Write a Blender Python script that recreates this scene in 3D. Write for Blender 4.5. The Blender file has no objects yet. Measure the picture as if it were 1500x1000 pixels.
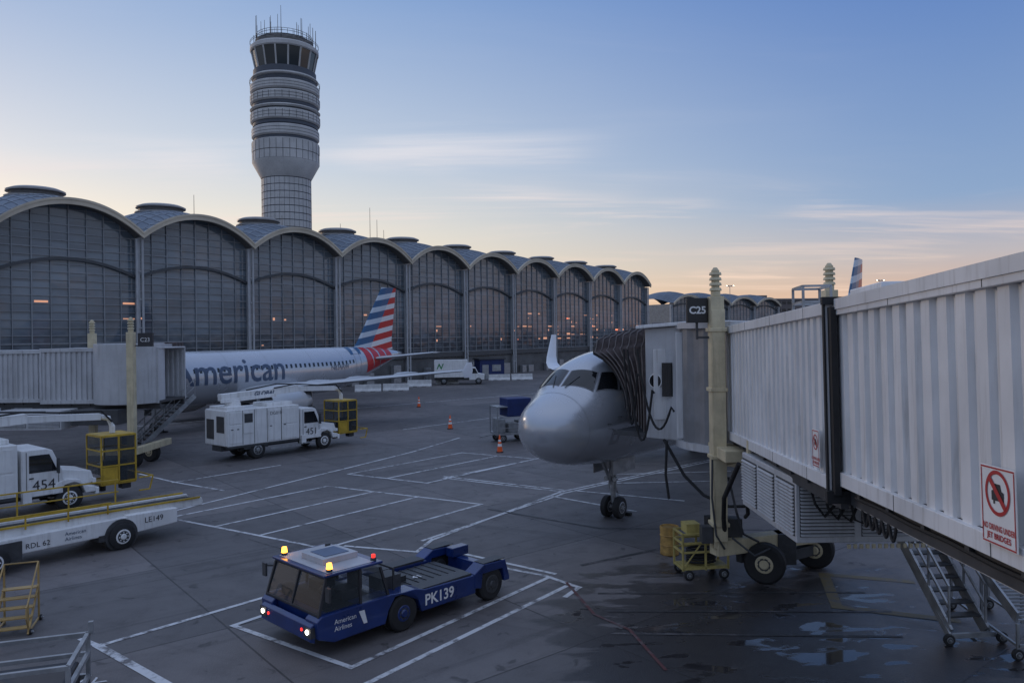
import bpy, bmesh, math, random
from mathutils import Vector, Matrix
random.seed(7)
sc=bpy.context.scene
R=math.radians
def T(x,y,z): return Matrix.Translation((x,y,z))
def RZ(d): return Matrix.Rotation(R(d),4,'Z')
def RX(d): return Matrix.Rotation(R(d),4,'X')
def RY(d): return Matrix.Rotation(R(d),4,'Y')
def empty(name,loc=(0,0,0),rz=0):
    o=bpy.data.objects.new(name,None); o.empty_display_size=.5
    o.location=loc; o.rotation_euler=(0,0,R(rz)); sc.collection.objects.link(o); return o
class B:
    def __init__(s,M=None): s.bm=bmesh.new(); s.M=M if M is not None else Matrix.Identity(4)
    def v(s,p): return s.bm.verts.new(s.M@Vector(p))
    def f(s,pts):
        try: return s.bm.faces.new([s.v(p) for p in pts])
        except ValueError: return None
    def hull8(s,p):
        v=[s.v(q) for q in p]
        for a in ((0,1,2,3),(4,5,6,7),(0,1,5,4),(1,2,6,5),(2,3,7,6),(3,0,4,7)): s.bm.faces.new([v[i] for i in a])
    def box(s,x0,x1,y0,y1,z0,z1):
        s.hull8([(x0,y0,z0),(x1,y0,z0),(x1,y1,z0),(x0,y1,z0),(x0,y0,z1),(x1,y0,z1),(x1,y1,z1),(x0,y1,z1)])
    def frame(s,d):
        d=Vector(d).normalized(); up=Vector((0,0,1)) if abs(d.z)<.95 else Vector((0,1,0))
        a=d.cross(up).normalized(); return a,a.cross(d).normalized()
    def beam(s,p0,p1,w,h):
        p0=Vector(p0);p1=Vector(p1);a,b=s.frame(p1-p0);a=a*w/2;b=b*h/2
        s.hull8([p0-a-b,p0+a-b,p0+a+b,p0-a+b,p1-a-b,p1+a-b,p1+a+b,p1-a+b])
    def cyl(s,p0,p1,r0,r1=None,n=16,cap=True):
        r1=r0 if r1 is None else r1
        p0=Vector(p0);p1=Vector(p1);a,b=s.frame(p1-p0)
        A=[];C=[]
        for i in range(n):
            t=2*math.pi*i/n; w=a*math.cos(t)+b*math.sin(t)
            A.append(s.v(p0+w*r0)); C.append(s.v(p1+w*r1))
        for i in range(n):
            j=(i+1)%n; s.bm.faces.new([A[i],A[j],C[j],C[i]])
        if cap: s.bm.faces.new(A); s.bm.faces.new(C)
    def tube(s,pts,r,n=8):
        pts=[Vector(p) for p in pts]; rings=[]
        for k,p in enumerate(pts):
            d=(pts[min(k+1,len(pts)-1)]-pts[max(k-1,0)])
            a,b=s.frame(d)
            if rings and a.dot(pa)<0: a=-a;b=-b
            pa=a
            rings.append([s.v(p+(a*math.cos(2*math.pi*i/n)+b*math.sin(2*math.pi*i/n))*r) for i in range(n)])
        for k in range(len(rings)-1):
            for i in range(n):
                j=(i+1)%n; s.bm.faces.new([rings[k][i],rings[k][j],rings[k+1][j],rings[k+1][i]])
        s.bm.faces.new(rings[0]); s.bm.faces.new(rings[-1])
    def prism(s,poly,y0,y1):
        a=[s.v((x,y0,z)) for x,z in poly]; c=[s.v((x,y1,z)) for x,z in poly]; n=len(poly)
        s.bm.faces.new(a); s.bm.faces.new(c)
        for i in range(n):
            j=(i+1)%n; s.bm.faces.new([a[i],a[j],c[j],c[i]])
    def rev(s,cx,cy,prof,n=48,caps=True):
        rings=[]
        for r,z in prof: rings.append([s.v((cx+r*math.cos(2*math.pi*i/n),cy+r*math.sin(2*math.pi*i/n),z)) for i in range(n)])
        for k in range(len(rings)-1):
            for i in range(n):
                j=(i+1)%n; s.bm.faces.new([rings[k][i],rings[k][j],rings[k+1][j],rings[k+1][i]])
        if caps: s.bm.faces.new(rings[0]); s.bm.faces.new(rings[-1])
    def grid(s,fn,nu,nv):
        g=[[s.v(fn(i/nu,j/nv)) for j in range(nv+1)] for i in range(nu+1)]
        for i in range(nu):
            for j in range(nv): s.bm.faces.new([g[i][j],g[i+1][j],g[i+1][j+1],g[i][j+1]])
    def loft(s,secs,cap=True):
        rings=[[s.v(p) for p in q] for q in secs]; n=len(rings[0])
        for k in range(len(rings)-1):
            for i in range(n):
                j=(i+1)%n
                try: s.bm.faces.new([rings[k][i],rings[k][j],rings[k+1][j],rings[k+1][i]])
                except ValueError: pass
        if cap: s.bm.faces.new(rings[0]); s.bm.faces.new(rings[-1])
    def done(s,name,mat,parent=None,smooth=False,bevel=0,angle=35,recalc=True):
        if recalc: bmesh.ops.recalc_face_normals(s.bm,faces=s.bm.faces)
        me=bpy.data.meshes.new(name); s.bm.to_mesh(me); s.bm.free()
        o=bpy.data.objects.new(name,me); sc.collection.objects.link(o); me.materials.append(mat)
        if parent: o.parent=parent
        if smooth:
            me.polygons.foreach_set('use_smooth',[True]*len(me.polygons))
            if smooth=='auto':
                try: me.set_sharp_from_angle(angle=R(angle))
                except Exception: pass
        if bevel:
            m=o.modifiers.new('bevel','BEVEL'); m.width=bevel; m.segments=2; m.limit_method='ANGLE'; m.angle_limit=R(40)
        return o
# ---------------- materials
def newmat(name):
    m=bpy.data.materials.new(name); m.use_nodes=True; nt=m.node_tree
    return m,nt,nt.nodes['Principled BSDF']
def L(nt,a,b): nt.links.new(a,b)
def node(nt,t,**k):
    n=nt.nodes.new(t)
    for a,b in k.items(): setattr(n,a,b)
    return n
def mth(nt,op,a,b=None,c=None,clamp=False):
    n=nt.nodes.new('ShaderNodeMath'); n.operation=op; n.use_clamp=clamp
    for i,x in enumerate((a,b,c)):
        if x is None: continue
        if isinstance(x,(int,float)): n.inputs[i].default_value=x
        else: nt.links.new(x,n.inputs[i])
    return n.outputs[0]
def mixc(nt,f,a,b,bt='MIX'):
    n=nt.nodes.new('ShaderNodeMix'); n.data_type='RGBA'; n.blend_type=bt
    for i,x in ((0,f),(6,a),(7,b)):
        if isinstance(x,(int,float)): n.inputs[i].default_value=x
        elif isinstance(x,tuple): n.inputs[i].default_value=(x+(1,))[:4]
        else: nt.links.new(x,n.inputs[i])
    return n.outputs[2]
def noise(nt,vec,scale,detail=5,rough=.55,dist=0):
    n=nt.nodes.new('ShaderNodeTexNoise'); n.inputs['Scale'].default_value=scale; n.inputs['Detail'].default_value=detail
    n.inputs['Roughness'].default_value=rough; n.inputs['Distortion'].default_value=dist
    if vec is not None: nt.links.new(vec,n.inputs['Vector'])
    return n.outputs['Fac']
def ramp(nt,f,a,b):
    n=nt.nodes.new('ShaderNodeMapRange'); n.inputs[1].default_value=a; n.inputs[2].default_value=b; n.interpolation_type='SMOOTHSTEP'
    nt.links.new(f,n.inputs[0]); return n.outputs[0]
def mapping(nt,vec,sc_=(1,1,1),rz=0,loc=(0,0,0)):
    n=nt.nodes.new('ShaderNodeMapping'); n.inputs['Scale'].default_value=sc_; n.inputs['Rotation'].default_value=(0,0,R(rz)); n.inputs['Location'].default_value=loc
    nt.links.new(vec,n.inputs['Vector']); return n.outputs[0]
def setin(p,name,v):
    if name in p.inputs: p.inputs[name].default_value=v
def M_(name,col,rough=.5,metal=0,var=.12,scale=1.5,streak=0.,bump=0.,coat=0.):
    m,nt,p=newmat(name); tc=node(nt,'ShaderNodeTexCoord').outputs['Object']
    n1=noise(nt,tc,scale,5,.6)
    c=mixc(nt,ramp(nt,n1,.3,.7),tuple(x*(1-var) for x in col),tuple(min(1,x*(1+var)) for x in col))
    if streak:
        n2=noise(nt,mapping(nt,tc,(5,5,.35)),1.3,5,.65)
        c=mixc(nt,mth(nt,'MULTIPLY',ramp(nt,n2,.48,.75),streak),c,tuple(x*.45*y for x,y in zip(col,(1,.93,.85))))
    L(nt,c,p.inputs['Base Color'])
    r=mth(nt,'ADD',mth(nt,'MULTIPLY',n1,.25),rough-.12,clamp=True); L(nt,r,p.inputs['Roughness'])
    p.inputs['Metallic'].default_value=metal
    if coat: setin(p,'Coat Weight',coat); setin(p,'Coat Roughness',.08)
    if bump:
        b=node(nt,'ShaderNodeBump'); b.inputs['Strength'].default_value=bump; b.inputs['Distance'].default_value=.02
        L(nt,noise(nt,tc,scale*12,4),b.inputs['Height']); L(nt,b.outputs[0],p.inputs['Normal'])
    return m
def E_(name,col,s):
    m,nt,p=newmat(name); setin(p,'Base Color',col+(1,)); setin(p,'Emission Color',col+(1,)); setin(p,'Emission Strength',s); return m
white=M_('white_paint',(.74,.74,.73),.4,0,.07,1.2,streak=.4)
bridgew=M_('bridge_panel_white',(.70,.70,.70),.36,0,.08,.8,streak=.5)
bridgeg=M_('bridge_panel_grey',(.48,.485,.495),.45,0,.1,.8,streak=.45)
cream=M_('cream_steel',(.57,.49,.32),.5,0,.14,2,streak=.5)
cfasc=M_('fascia_beige',(.54,.47,.36),.6,0,.12,.3)
dgrey=M_('dark_steel',(.06,.062,.066),.5,.2,.2,3)
mgrey=M_('galvanised_steel',(.33,.34,.35),.4,.5,.2,3)
black=M_('black_rubber',(.018,.018,.019),.75,0,.25,6)
yellow=M_('yellow_paint',(.48,.31,.03),.45,0,.2,2,streak=.5)
gold=M_('tan_yellow_paint',(.38,.25,.09),.5,0,.15,2,streak=.3)
blue=M_('blue_paint',(.008,.028,.135),.3,0,.2,1.5,coat=.5)
bluet=M_('blue_tarp',(.010,.024,.11),.6,0,.2,2)
orange=M_('cone_orange',(.85,.12,.02),.5,0,.1,3)
silver=M_('aircraft_silver',(.48,.50,.535),.25,.4,.03,.5,coat=.45)
wsilver=M_('wing_grey',(.52,.54,.56),.4,.15,.06,.6)
navytxt=M_('livery_text',(.06,.09,.15),.4,0,.05)
txtw=M_('text_white',(.75,.75,.75),.5,0,.05)
txtd=M_('text_dark',(.03,.03,.035),.5,0,.05)
red=M_('sign_red',(.42,.03,.03),.5,0,.05)
signw=M_('sign_white',(.75,.75,.74),.45,0,.04)
brown=M_('bellows_fabric',(.085,.066,.064),.8,0,.35,4,bump=.4)
concw=M_('tower_panels',(.53,.52,.50),.6,0,.12,.3,streak=.4)
conc=M_('concrete',(.33,.32,.30),.8,0,.15,2,bump=.3)
rust=M_('barrel_paint',(.42,.25,.07),.6,0,.3,5)
lamp_a=E_('amber_beacon',(1,.36,.03),8)
lamp_w=E_('headlight_lens',(1,.93,.8),12)
lamp_r=E_('tail_lamp',(1,.03,.02),2)
def glassm(name,col,rough=.06):
    m,nt,p=newmat(name); tc=node(nt,'ShaderNodeTexCoord').outputs['Object']
    n1=noise(nt,tc,.35,3)
    L(nt,mixc(nt,n1,tuple(x*.7 for x in col),tuple(x*1.3 for x in col)),p.inputs['Base Color'])
    p.inputs['Roughness'].default_value=rough; p.inputs['IOR'].default_value=1.6
    return m
glass=glassm('dark_glass',(.012,.014,.017))
greyglass=glassm('tower_glass',(.02,.03,.035))
def facade():
    m,nt,p=newmat('facade_glass'); tc=node(nt,'ShaderNodeTexCoord').outputs['Object']
    s=node(nt,'ShaderNodeSeparateXYZ'); L(nt,tc,s.inputs[0]); cb=node(nt,'ShaderNodeCombineXYZ'); L(nt,s.outputs[0],cb.inputs[0]); L(nt,s.outputs[2],cb.inputs[1])
    br=node(nt,'ShaderNodeTexBrick'); br.offset=0; br.inputs['Scale'].default_value=1; br.inputs['Mortar Size'].default_value=0.0; br.inputs['Brick Width'].default_value=1.7125; br.inputs['Row Height'].default_value=.78
    br.inputs['Color1'].default_value=(.78,.78,.78,1); br.inputs['Color2'].default_value=(1.2,1.2,1.2,1); L(nt,cb.outputs[0],br.inputs['Vector'])
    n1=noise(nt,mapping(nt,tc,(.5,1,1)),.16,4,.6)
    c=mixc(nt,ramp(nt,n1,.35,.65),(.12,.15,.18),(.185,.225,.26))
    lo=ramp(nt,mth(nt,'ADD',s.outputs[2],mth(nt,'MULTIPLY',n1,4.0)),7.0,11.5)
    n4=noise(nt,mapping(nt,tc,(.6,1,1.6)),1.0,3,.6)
    c=mixc(nt,lo,mixc(nt,ramp(nt,n4,.42,.6),(.035,.042,.052),(.10,.115,.13)),c)  # lower glass toned darker: low reflections and dim interior painted into the colour
    L(nt,mixc(nt,1.0,c,br.outputs['Color'],'MULTIPLY'),p.inputs['Base Color']); p.inputs['Roughness'].default_value=.07; p.inputs['IOR'].default_value=1.65
    b=node(nt,'ShaderNodeBump'); b.inputs['Strength'].default_value=.35; b.inputs['Distance'].default_value=.12
    L(nt,noise(nt,tc,.3,2),b.inputs['Height']); L(nt,b.outputs[0],p.inputs['Normal'])
    return m
fglass=facade()
def text(body,size,mat,parent,M,name='lettering',shear=0,bold=0,align='LEFT',fn=None):
    cu=bpy.data.curves.new('t','FONT'); cu.body=body; cu.size=size; cu.align_x=align; cu.shear=shear; cu.offset=bold; cu.resolution_u=3
    o=bpy.data.objects.new('t',cu); sc.collection.objects.link(o)
    bpy.context.view_layer.update()
    me=bpy.data.meshes.new_from_object(o.evaluated_get(bpy.context.evaluated_depsgraph_get()))
    bpy.data.objects.remove(o)
    if fn:
        bm=bmesh.new(); bm.from_mesh(me)
        k=-.6
        while k<2.2:
            bmesh.ops.bisect_plane(bm,geom=bm.verts[:]+bm.edges[:]+bm.faces[:],plane_co=(0,k,0),plane_no=(0,1,0)); k+=.1
        for v in bm.verts: v.co=fn(v.co.x,v.co.y)
        bm.to_mesh(me); bm.free()
    else: me.transform(M)
    me.materials.clear(); me.materials.append(mat); me.name=name
    t=bpy.data.objects.new(name,me); sc.collection.objects.link(t)
    if parent: t.parent=parent
    return t
def basis(o,x,y):
    x=Vector(x).normalized(); y=Vector(y).normalized(); z=x.cross(y)
    return Matrix(((x.x,y.x,z.x,o[0]),(x.y,y.y,z.y,o[1]),(x.z,y.z,z.z,o[2]),(0,0,0,1)))
def wheels(parent,lst,r,w,name='wheel',hub=None,ax=(0,1,0),hr=.56):
    a=Vector(ax).normalized(); t=B(); h=B(); g=B()
    for c in lst:
        c=Vector(c)
        t.cyl(c-a*w*.5,c-a*w*.36,r*.88,r,28); t.cyl(c-a*w*.36,c+a*w*.36,r,r,28,cap=False); t.cyl(c+a*w*.36,c+a*w*.5,r,r*.88,28)
        for sgn in (1,-1):
            h.cyl(c+a*w*.5*sgn,c+a*(w*.5+.012)*sgn,r*hr,r*(hr-.04),20)
            g.cyl(c+a*(w*.5+.013)*sgn,c+a*(w*.5+.016)*sgn,r*(hr-.12),r*(hr-.12),20)
            h.cyl(c+a*(w*.5+.016)*sgn,c+a*(w*.5+.05)*sgn,r*.24,r*.18,12)
            b1,b2=h.frame(a)
            for k in range(8):
                q=c+a*(w*.5+.017)*sgn+(b1*math.cos(k*.785)+b2*math.sin(k*.785))*r*.33
                h.cyl(q,q+a*.015*sgn,r*.05,None,6)
    t.done(name+'_tyres',black,parent,smooth='auto'); h.done(name+'_hubs',hub or mgrey,parent,smooth='auto'); g.done(name+'_rim_recess',dgrey,parent)
# ---------------- ground
def ground():
    m,nt,p=newmat('apron_concrete'); pos=node(nt,'ShaderNodeNewGeometry').outputs['Position']
    rot=mapping(nt,pos,(1,1,1),-39)
    br=node(nt,'ShaderNodeTexBrick'); br.offset=0; br.squash=1
    for k,v in (('Scale',1),('Mortar Size',.028),('Mortar Smooth',.4),('Brick Width',6.1),('Row Height',6.1),('Bias',0)): br.inputs[k].default_value=v
    br.inputs['Color1'].default_value=(.72,.72,.72,1); br.inputs['Color2'].default_value=(1.14,1.11,1.09,1); br.inputs['Mortar'].default_value=(.35,.35,.35,1)
    L(nt,rot,br.inputs['Vector'])
    n1=noise(nt,pos,.12,6,.62); n2=noise(nt,pos,1.1,6,.65); n3=noise(nt,pos,28,3,.6)
    c=mixc(nt,ramp(nt,n1,.3,.7),(.092,.084,.085),(.165,.152,.149))
    c=mixc(nt,mth(nt,'MULTIPLY',ramp(nt,n2,.45,.8),.55),c,(.060,.055,.055))
    c=mixc(nt,mth(nt,'MULTIPLY',ramp(nt,n3,.3,.7),.3),c,(.19,.18,.175))
    st=noise(nt,mapping(nt,mapping(nt,pos,(1,1,1),-39),(.06,1.6,1)),1.2,4,.6)
    c=mixc(nt,mth(nt,'MULTIPLY',ramp(nt,st,.53,.72),.55),c,(.042,.039,.039))
    st2=noise(nt,mapping(nt,mapping(nt,pos,(1,1,1),25),(.05,1.3,1)),1.0,4,.6)
    c=mixc(nt,mth(nt,'MULTIPLY',ramp(nt,st2,.56,.74),.4),c,(.045,.042,.042))
    vo=noise(nt,pos,2.0,3,.5,.6); c=mixc(nt,mth(nt,'MULTIPLY',ramp(nt,vo,.62,.72),.6),c,(.022,.021,.021))
    c=mixc(nt,1.0,c,br.outputs['Color'],'MULTIPLY')
    # washed-down wet area beneath the bridge
    sx=node(nt,'ShaderNodeSeparateXYZ'); L(nt,pos,sx.inputs[0])
    dx=mth(nt,'DIVIDE',mth(nt,'SUBTRACT',sx.outputs[0],6.4),6.0); dy=mth(nt,'DIVIDE',mth(nt,'SUBTRACT',sx.outputs[1],17.4),5.2)
    rr=mth(nt,'ADD',mth(nt,'MULTIPLY',dx,dx),mth(nt,'MULTIPLY',dy,dy))
    fall=mth(nt,'SUBTRACT',1.0,rr)
    wn=noise(nt,mapping(nt,pos,(.35,.95,1),-6),1.0,5,.6,.3)
    wet=ramp(nt,mth(nt,'ADD',mth(nt,'MULTIPLY',fall,.28),mth(nt,'SUBTRACT',wn,.10)),.41,.48)
    pud=ramp(nt,mth(nt,'ADD',mth(nt,'MULTIPLY',fall,.10),mth(nt,'SUBTRACT',noise(nt,mapping(nt,pos,(.6,1.5,1),10),1.3,5,.55,.5),.05)),.575,.64)
    wp=mth(nt,'MULTIPLY',wet,pud)
    c=mixc(nt,mth(nt,'MULTIPLY',wet,.76),c,(.014,.0132,.0145))
    L(nt,c,p.inputs['Base Color'])
    r=mth(nt,'ADD',mth(nt,'MULTIPLY',n2,.3),.46); r=mth(nt,'SUBTRACT',r,mth(nt,'MULTIPLY',wet,.24)); r=mth(nt,'SUBTRACT',r,mth(nt,'MULTIPLY',wp,.33)); 
    L(nt,mth(nt,'MAXIMUM',r,.06),p.inputs['Roughness'])
    b=node(nt,'ShaderNodeBump'); b.inputs['Distance'].default_value=.02
    L(nt,mth(nt,'MULTIPLY',mth(nt,'SUBTRACT',1.0,wp),.5),b.inputs['Strength'])
    L(nt,mth(nt,'ADD',n3,mth(nt,'MULTIPLY',br.outputs['Fac'],-1.0)),b.inputs['Height']); L(nt,b.outputs[0],p.inputs['Normal'])
    g=B(); g.f([(-4000,-800,0),(4000,-800,0),(4000,7000,0),(-4000,7000,0)]); o=g.done('apron_ground',m)
ground()
def paint(name,col):
    m,nt,p=newmat(name); pos=node(nt,'ShaderNodeNewGeometry').outputs['Position']
    n=noise(nt,pos,3.2,6,.7); n2=noise(nt,pos,.5,3)
    w=ramp(nt,mth(nt,'ADD',n,mth(nt,'MULTIPLY',n2,.5)),.70,.95)
    L(nt,mixc(nt,w,col,(.11,.10,.10)),p.inputs['Base Color']); p.inputs['Roughness'].default_value=.6; return m
pw=paint('marking_white',(.60,.60,.60)); py=paint('marking_yellow',(.17,.125,.05)); pr=paint('marking_red',(.10,.032,.03)); pd=paint('marking_seal',(.035,.035,.035))
cnt=[0]
def line(b,pts,w=.14):
    for i in range(len(pts)-1):
        p=Vector((*pts[i],0));q=Vector((*pts[i+1],0)); d=(q-p).normalized(); a=Vector((-d.y,d.x,0))*w/2
        z=.005+(cnt[0]%9)*.0009; cnt[0]+=1; e=d*w/2
        b.f([tuple(v+Vector((0,0,z))) for v in (p-a-e,q-a+e,q+a+e,p+a-e)])
mk=empty('apron_markings')
b=B()
A_,B_,C_,D_=(-8.5,35.1),(-1.33,30.9),(-6.14,24.75),(-13.2,29.3)
line(b,[A_,B_,C_,D_,A_])
lerp=lambda p,q,t:(p[0]+(q[0]-p[0])*t,p[1]+(q[1]-p[1])*t)
for t in (.33,.62): line(b,[lerp(A_,B_,t),lerp(D_,C_,t)])
P1,P2,P3,P4=(-8.2,38.1),(-3,44.5),(1.2,41.9),(-4,35.5)
line(b,[P1,P2,P3,P4,P1])
line(b,[lerp(P1,P4,.5),lerp(P2,P3,.5)])
line(b,[lerp(P3,P4,-.05),(-3.35,36.7)])
for o in (0,.38):
    line(b,[(-3.35,36.7+o),(2.1,33.1+o)]); 
    line(b,[(-2.75-o*.8,25.6-o*.2),(2.0,33.1-o*1.5)])
    line(b,[(2.0,33.1-o),(8.2,38.8-o),(20,49.5-o)])
line(b,[(-2.75,25.7),(-3.1,24.2)]); line(b,[(-3.1,24.2),(-5.5,25.0)]); 
line(b,[(-2.9,24.2),(.85,21.6)]); line(b,[(-2.6,24.7),(1.1,21.8)])
line(b,[(.95,21.5),(-3.4,15.8),(-6.7,18.2),(-5.9,19.2)]); line(b,[(1.35,20.7),(-3.0,15.0),(-3.8,14.2)])
line(b,[(.95,21.5),(1.7,20.6),(1.3,19.9)])
line(b,[(-9.9,17.5),(-9.3,17.1),(-6.3,20.5)]); line(b,[(-9.3,17.1),(-5.5,14.0)],.2)
line(b,[(-13.2,29.3),(-14,28.4)]); line(b,[(-13.6,30.2),(-9.2,38.8),(-6,45),(-3.6,51)])
line(b,[(-16.2,36.5),(-12.5,41.0)]); line(b,[(-19,39),(-16.2,36.6),(-13,34.4)])
line(b,[(1.6,32.2),(4.6,29.3)]);line(b,[(2.8,33.2),(6.8,31)]);line(b,[(4,34.8),(9,35)]);line(b,[(5,37),(10.5,37.4)])
line(b,[(-30,60),(10,95)],.2); line(b,[(-8,56),(-1.8,63)])
b.done('white_lines',pw,mk)
b=B(); line(b,[(7.9,18.9),(8.6,21.4),(10.6,20.7)],.28); line(b,[(7.9,18.9),(10.2,17.9)],.28); b.done('yellow_lines',py,mk)
b=B(); line(b,[(1.4,21.0),(1.9,18.6),(2.6,17.6),(3.0,15.5)],.08); b.done('red_lines',pr,mk)
b=B(); line(b,[(-1,30.0),(3,26.8),(9.3,26.2)],.12); line(b,[(-9,26),(-2,20.2)],.05); line(b,[(2.0,22.6),(6.4,25.3)],.16); line(b,[(2.2,20.1),(9,19.9)],.1); line(b,[(2.2,17.4),(8.5,17.0)],.1); line(b,[(2.3,18.8),(9,18.5)],.1); b.done('sealed_joints',pd,mk)
text('XW',.55,pw,mk,T(-8.15,15.3,.02)@RZ(150))
# ---------------- terminal
def terminal(name,x,y,rz,n0,n1,zv,rise,deep,mons=True):
    e=empty(name,(x,y,0),rz); W=13.7
    arch=lambda u:rise*(1-abs(u)**2.1)
    gl=B(); mu=B(); fa=B(); rf=B(); cols=B(); mo=B(); mo2=B(); slab=B(); rib=B(); low=B(); so_=B()
    N=24
    for n in range(n0,n1):
        x0=n*W; xc=x0+W/2
        gl.grid(lambda a,c:(x0+a*W,0,c*(zv-.35+arch(a*2-1))),N,1)
        z=4.2
        k=0
        while z<zv+rise-.4:
            if z<=zv-.4: xa,xb=x0,x0+W
            else:
                u=(max(0,1-(z+.4-zv)/rise))**(1/2.1); xa,xb=xc-u*W/2,xc+u*W/2
            hh=.055 if k%3 else .10
            mu.box(xa,xb,-.10,-.002,z-hh/2-.01,z+hh/2); z+=.78; k+=1
        for i in range(1,8):
            u=i/4-1; xx=xc+u*W/2; ww=.06 if i%2 else .11
            mu.box(xx-ww/2,xx+ww/2,-.14,-.004,0,zv-.4+arch(u))
        for zz,rs,th,yy in ((13.2,1.55,.3,-.35),):
            for i in range(N):
                a,c=i/N*2-1,(i+1)/N*2-1
                za,zb=zz+rs*(1-a*a),zz+rs*(1-c*c); xa,xb=xc+a*W/2,xc+c*W/2
                slab.hull8([(xa,yy,za),(xb,yy,zb),(xb,-.15,zb),(xa,-.15,za),(xa,yy,za+th),(xb,yy,zb+th),(xb,-.15,zb+th),(xa,-.15,za+th)])
        for i in range(N):
            a,c=i/N*2-1,(i+1)/N*2-1
            za,zb=zv+arch(a),zv+arch(c); xa,xb=xc+a*W/2,xc+c*W/2
            fa.hull8([(xa,-1.7,za-.5),(xb,-1.7,zb-.5),(xb,-1.45,zb-.5),(xa,-1.45,za-.5),(xa,-1.7,za+.12),(xb,-1.7,zb+.12),(xb,-1.45,zb+.12),(xa,-1.45,za+.12)])
            fa.hull8([(xa,-1.76,za-.08),(xb,-1.76,zb-.08),(xb,-1.7,zb-.08),(xa,-1.7,za-.08),(xa,-1.76,za+.16),(xb,-1.76,zb+.16),(xb,-1.7,zb+.16),(xa,-1.7,za+.16)])
            so_.hull8([(xa,-1.45,za-.3),(xb,-1.45,zb-.3),(xb,.1,zb-.36),(xa,.1,za-.36),(xa,-1.45,za-.2),(xb,-1.45,zb-.2),(xb,.1,zb-.2),(xa,.1,za-.2)])
        for row in range(deep):
            yb=row*W
            def sur(a,c):
                yy=-1.6+c*(W+1.6) if row==0 else c*W
                q=max(0,yy)/W*2-1; ex=1.35*(1-q*q) if yy>0 else 0
                return (x0+a*W,yb+yy,zv+.02+arch(a*2-1)*.985+ex)
            rf.grid(sur,N,18)
        for i in range(1,16):
            a=i/16
            pts=[]
            for j in range(0,11):
                yy=-1.6+j/10*(W/2+1.6-2.6); q=max(0,yy)/W*2-1; ex=1.35*(1-q*q) if yy>0 else 0
                pts.append((x0+a*W,yy,zv+.05+arch(a*2-1)*.985+ex))
            rib.tube(pts,.045,4)
        for j in range(1,5):
            yy=-1.6+j*1.7; q=max(0,yy)/W*2-1; ex=1.35*(1-q*q) if yy>0 else 0
            rib.tube([(x0+a/12*W,yy,zv+.05+arch(a/6-1)*.985+ex) for a in range(13)],.05,4)
        zt=zv+rise+1.1
        mo.rev(xc,W/2,[(2.35,zt-.6),(2.35,zt+.55)],32); mo2.rev(xc,W/2,[(2.75,zt+.55),(2.75,zt+.72),(2.2,zt+.95)],32)
        mo2.rev(xc,W/2,[(2.6,zt-.1),(2.9,zt-.1),(2.9,zt+.05),(2.6,zt+.05)],32,caps=False)
        for i in range(6): mo2.rev(xc,W/2,[(2.4,zt+.1+i*.08),(2.46,zt+.1+i*.08),(2.46,zt+.13+i*.08),(2.4,zt+.13+i*.08)],24,caps=False)
        low.box(x0+.4,x0+W-.4,-.25,-.15,0,3.3)
        slab.box(x0,x0+W,-.5,-.16,3.4,4.1)
    for n in range(n0,n1+1):
        for s in (-.32,.32): cols.cyl((n*W+s,-.75,0),(n*W+s,-.75,zv-.5),.13,None,10)
        for z in range(2,int(zv),3): cols.box(n*W-.3,n*W+.3,-.78,-.7,z,z+.1)
        cols.box(n*W-.12,n*W+.12,-.6,0,0,zv-.45)
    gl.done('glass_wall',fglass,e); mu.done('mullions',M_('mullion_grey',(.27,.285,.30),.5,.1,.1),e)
    fa.done('arched_fascia',cfasc,e); so_.done('soffit',M_('soffit_dark',(.16,.15,.14),.6,0,.1),e); cols.done('columns',M_('column_grey',(.42,.43,.44),.5,0,.1),e,smooth='auto')
    rf.done('vaulted_roof',M_('roof_metal',(.12,.15,.19),.45,.3,.2,.4),e,smooth=True)
    rib.done('roof_seams',M_('seam_metal',(.26,.29,.33),.4,.3,.1),e)
    if mons:
        mo.done('skylight_drums',dgrey,e,smooth='auto'); mo2.done('skylight_caps',M_('cap_metal',(.32,.31,.30),.5,.2,.1),e,smooth='auto')
    slab.done('arch_trusses',M_('truss_dark',(.075,.08,.085),.5,.2,.1),e); low.done('ground_floor_wall',M_('base_wall',(.10,.10,.10),.6,0,.3,.4),e)
    w=B(); xe=n1*W; 
    w.box(n0*W+.2,n0*W+.3,.2,W*deep,0,zv-.3); w.box(xe-.3,xe-.02,.05,W*deep,0,zv-.3); w.box(n0*W,xe,W*deep-.3,W*deep,0,zv-.3)
    w.done('side_walls',conc,e)
    return e
te=terminal('terminal_building',-39.9,81.7,54.54,-2,9,17.95,2.65,2)
b=B()
for xx,yy,h in ((12.5,9,4),(42,8,6),(44.5,9,4.5),(39.5,12,3.6),(47,10,3.2),(26,9,3)):
    b.cyl((xx,yy,19.5),(xx,yy,19.5+1.5+h),.05,.03,6)
b.done('roof_masts',dgrey,te)
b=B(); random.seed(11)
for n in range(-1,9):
    for k in range(16 if n in (5,6,7) else 3):  # far bays: glowing panes imitate the sunset reflection; elsewhere a few hall lights
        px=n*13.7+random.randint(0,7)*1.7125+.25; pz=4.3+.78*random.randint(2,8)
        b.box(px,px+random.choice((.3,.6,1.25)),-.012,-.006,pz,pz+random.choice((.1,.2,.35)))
b.done('sunset_glints_and_hall_lights',E_('sunset_and_hall_glow',(1,.46,.26),.5),te)
b=B()
for n in range(-1,9):
    for k in range(3):
        px=n*13.7+random.uniform(.5,12); b.box(px,px+random.uniform(.8,1.8),-1.0,-.3,0,random.uniform(1.2,2.6))
b.done('ground_floor_equipment',mgrey,te,bevel=.03)
terminal('concourse_building',44,214,40,0,4,15.0,2.3,1,mons=False)
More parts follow.
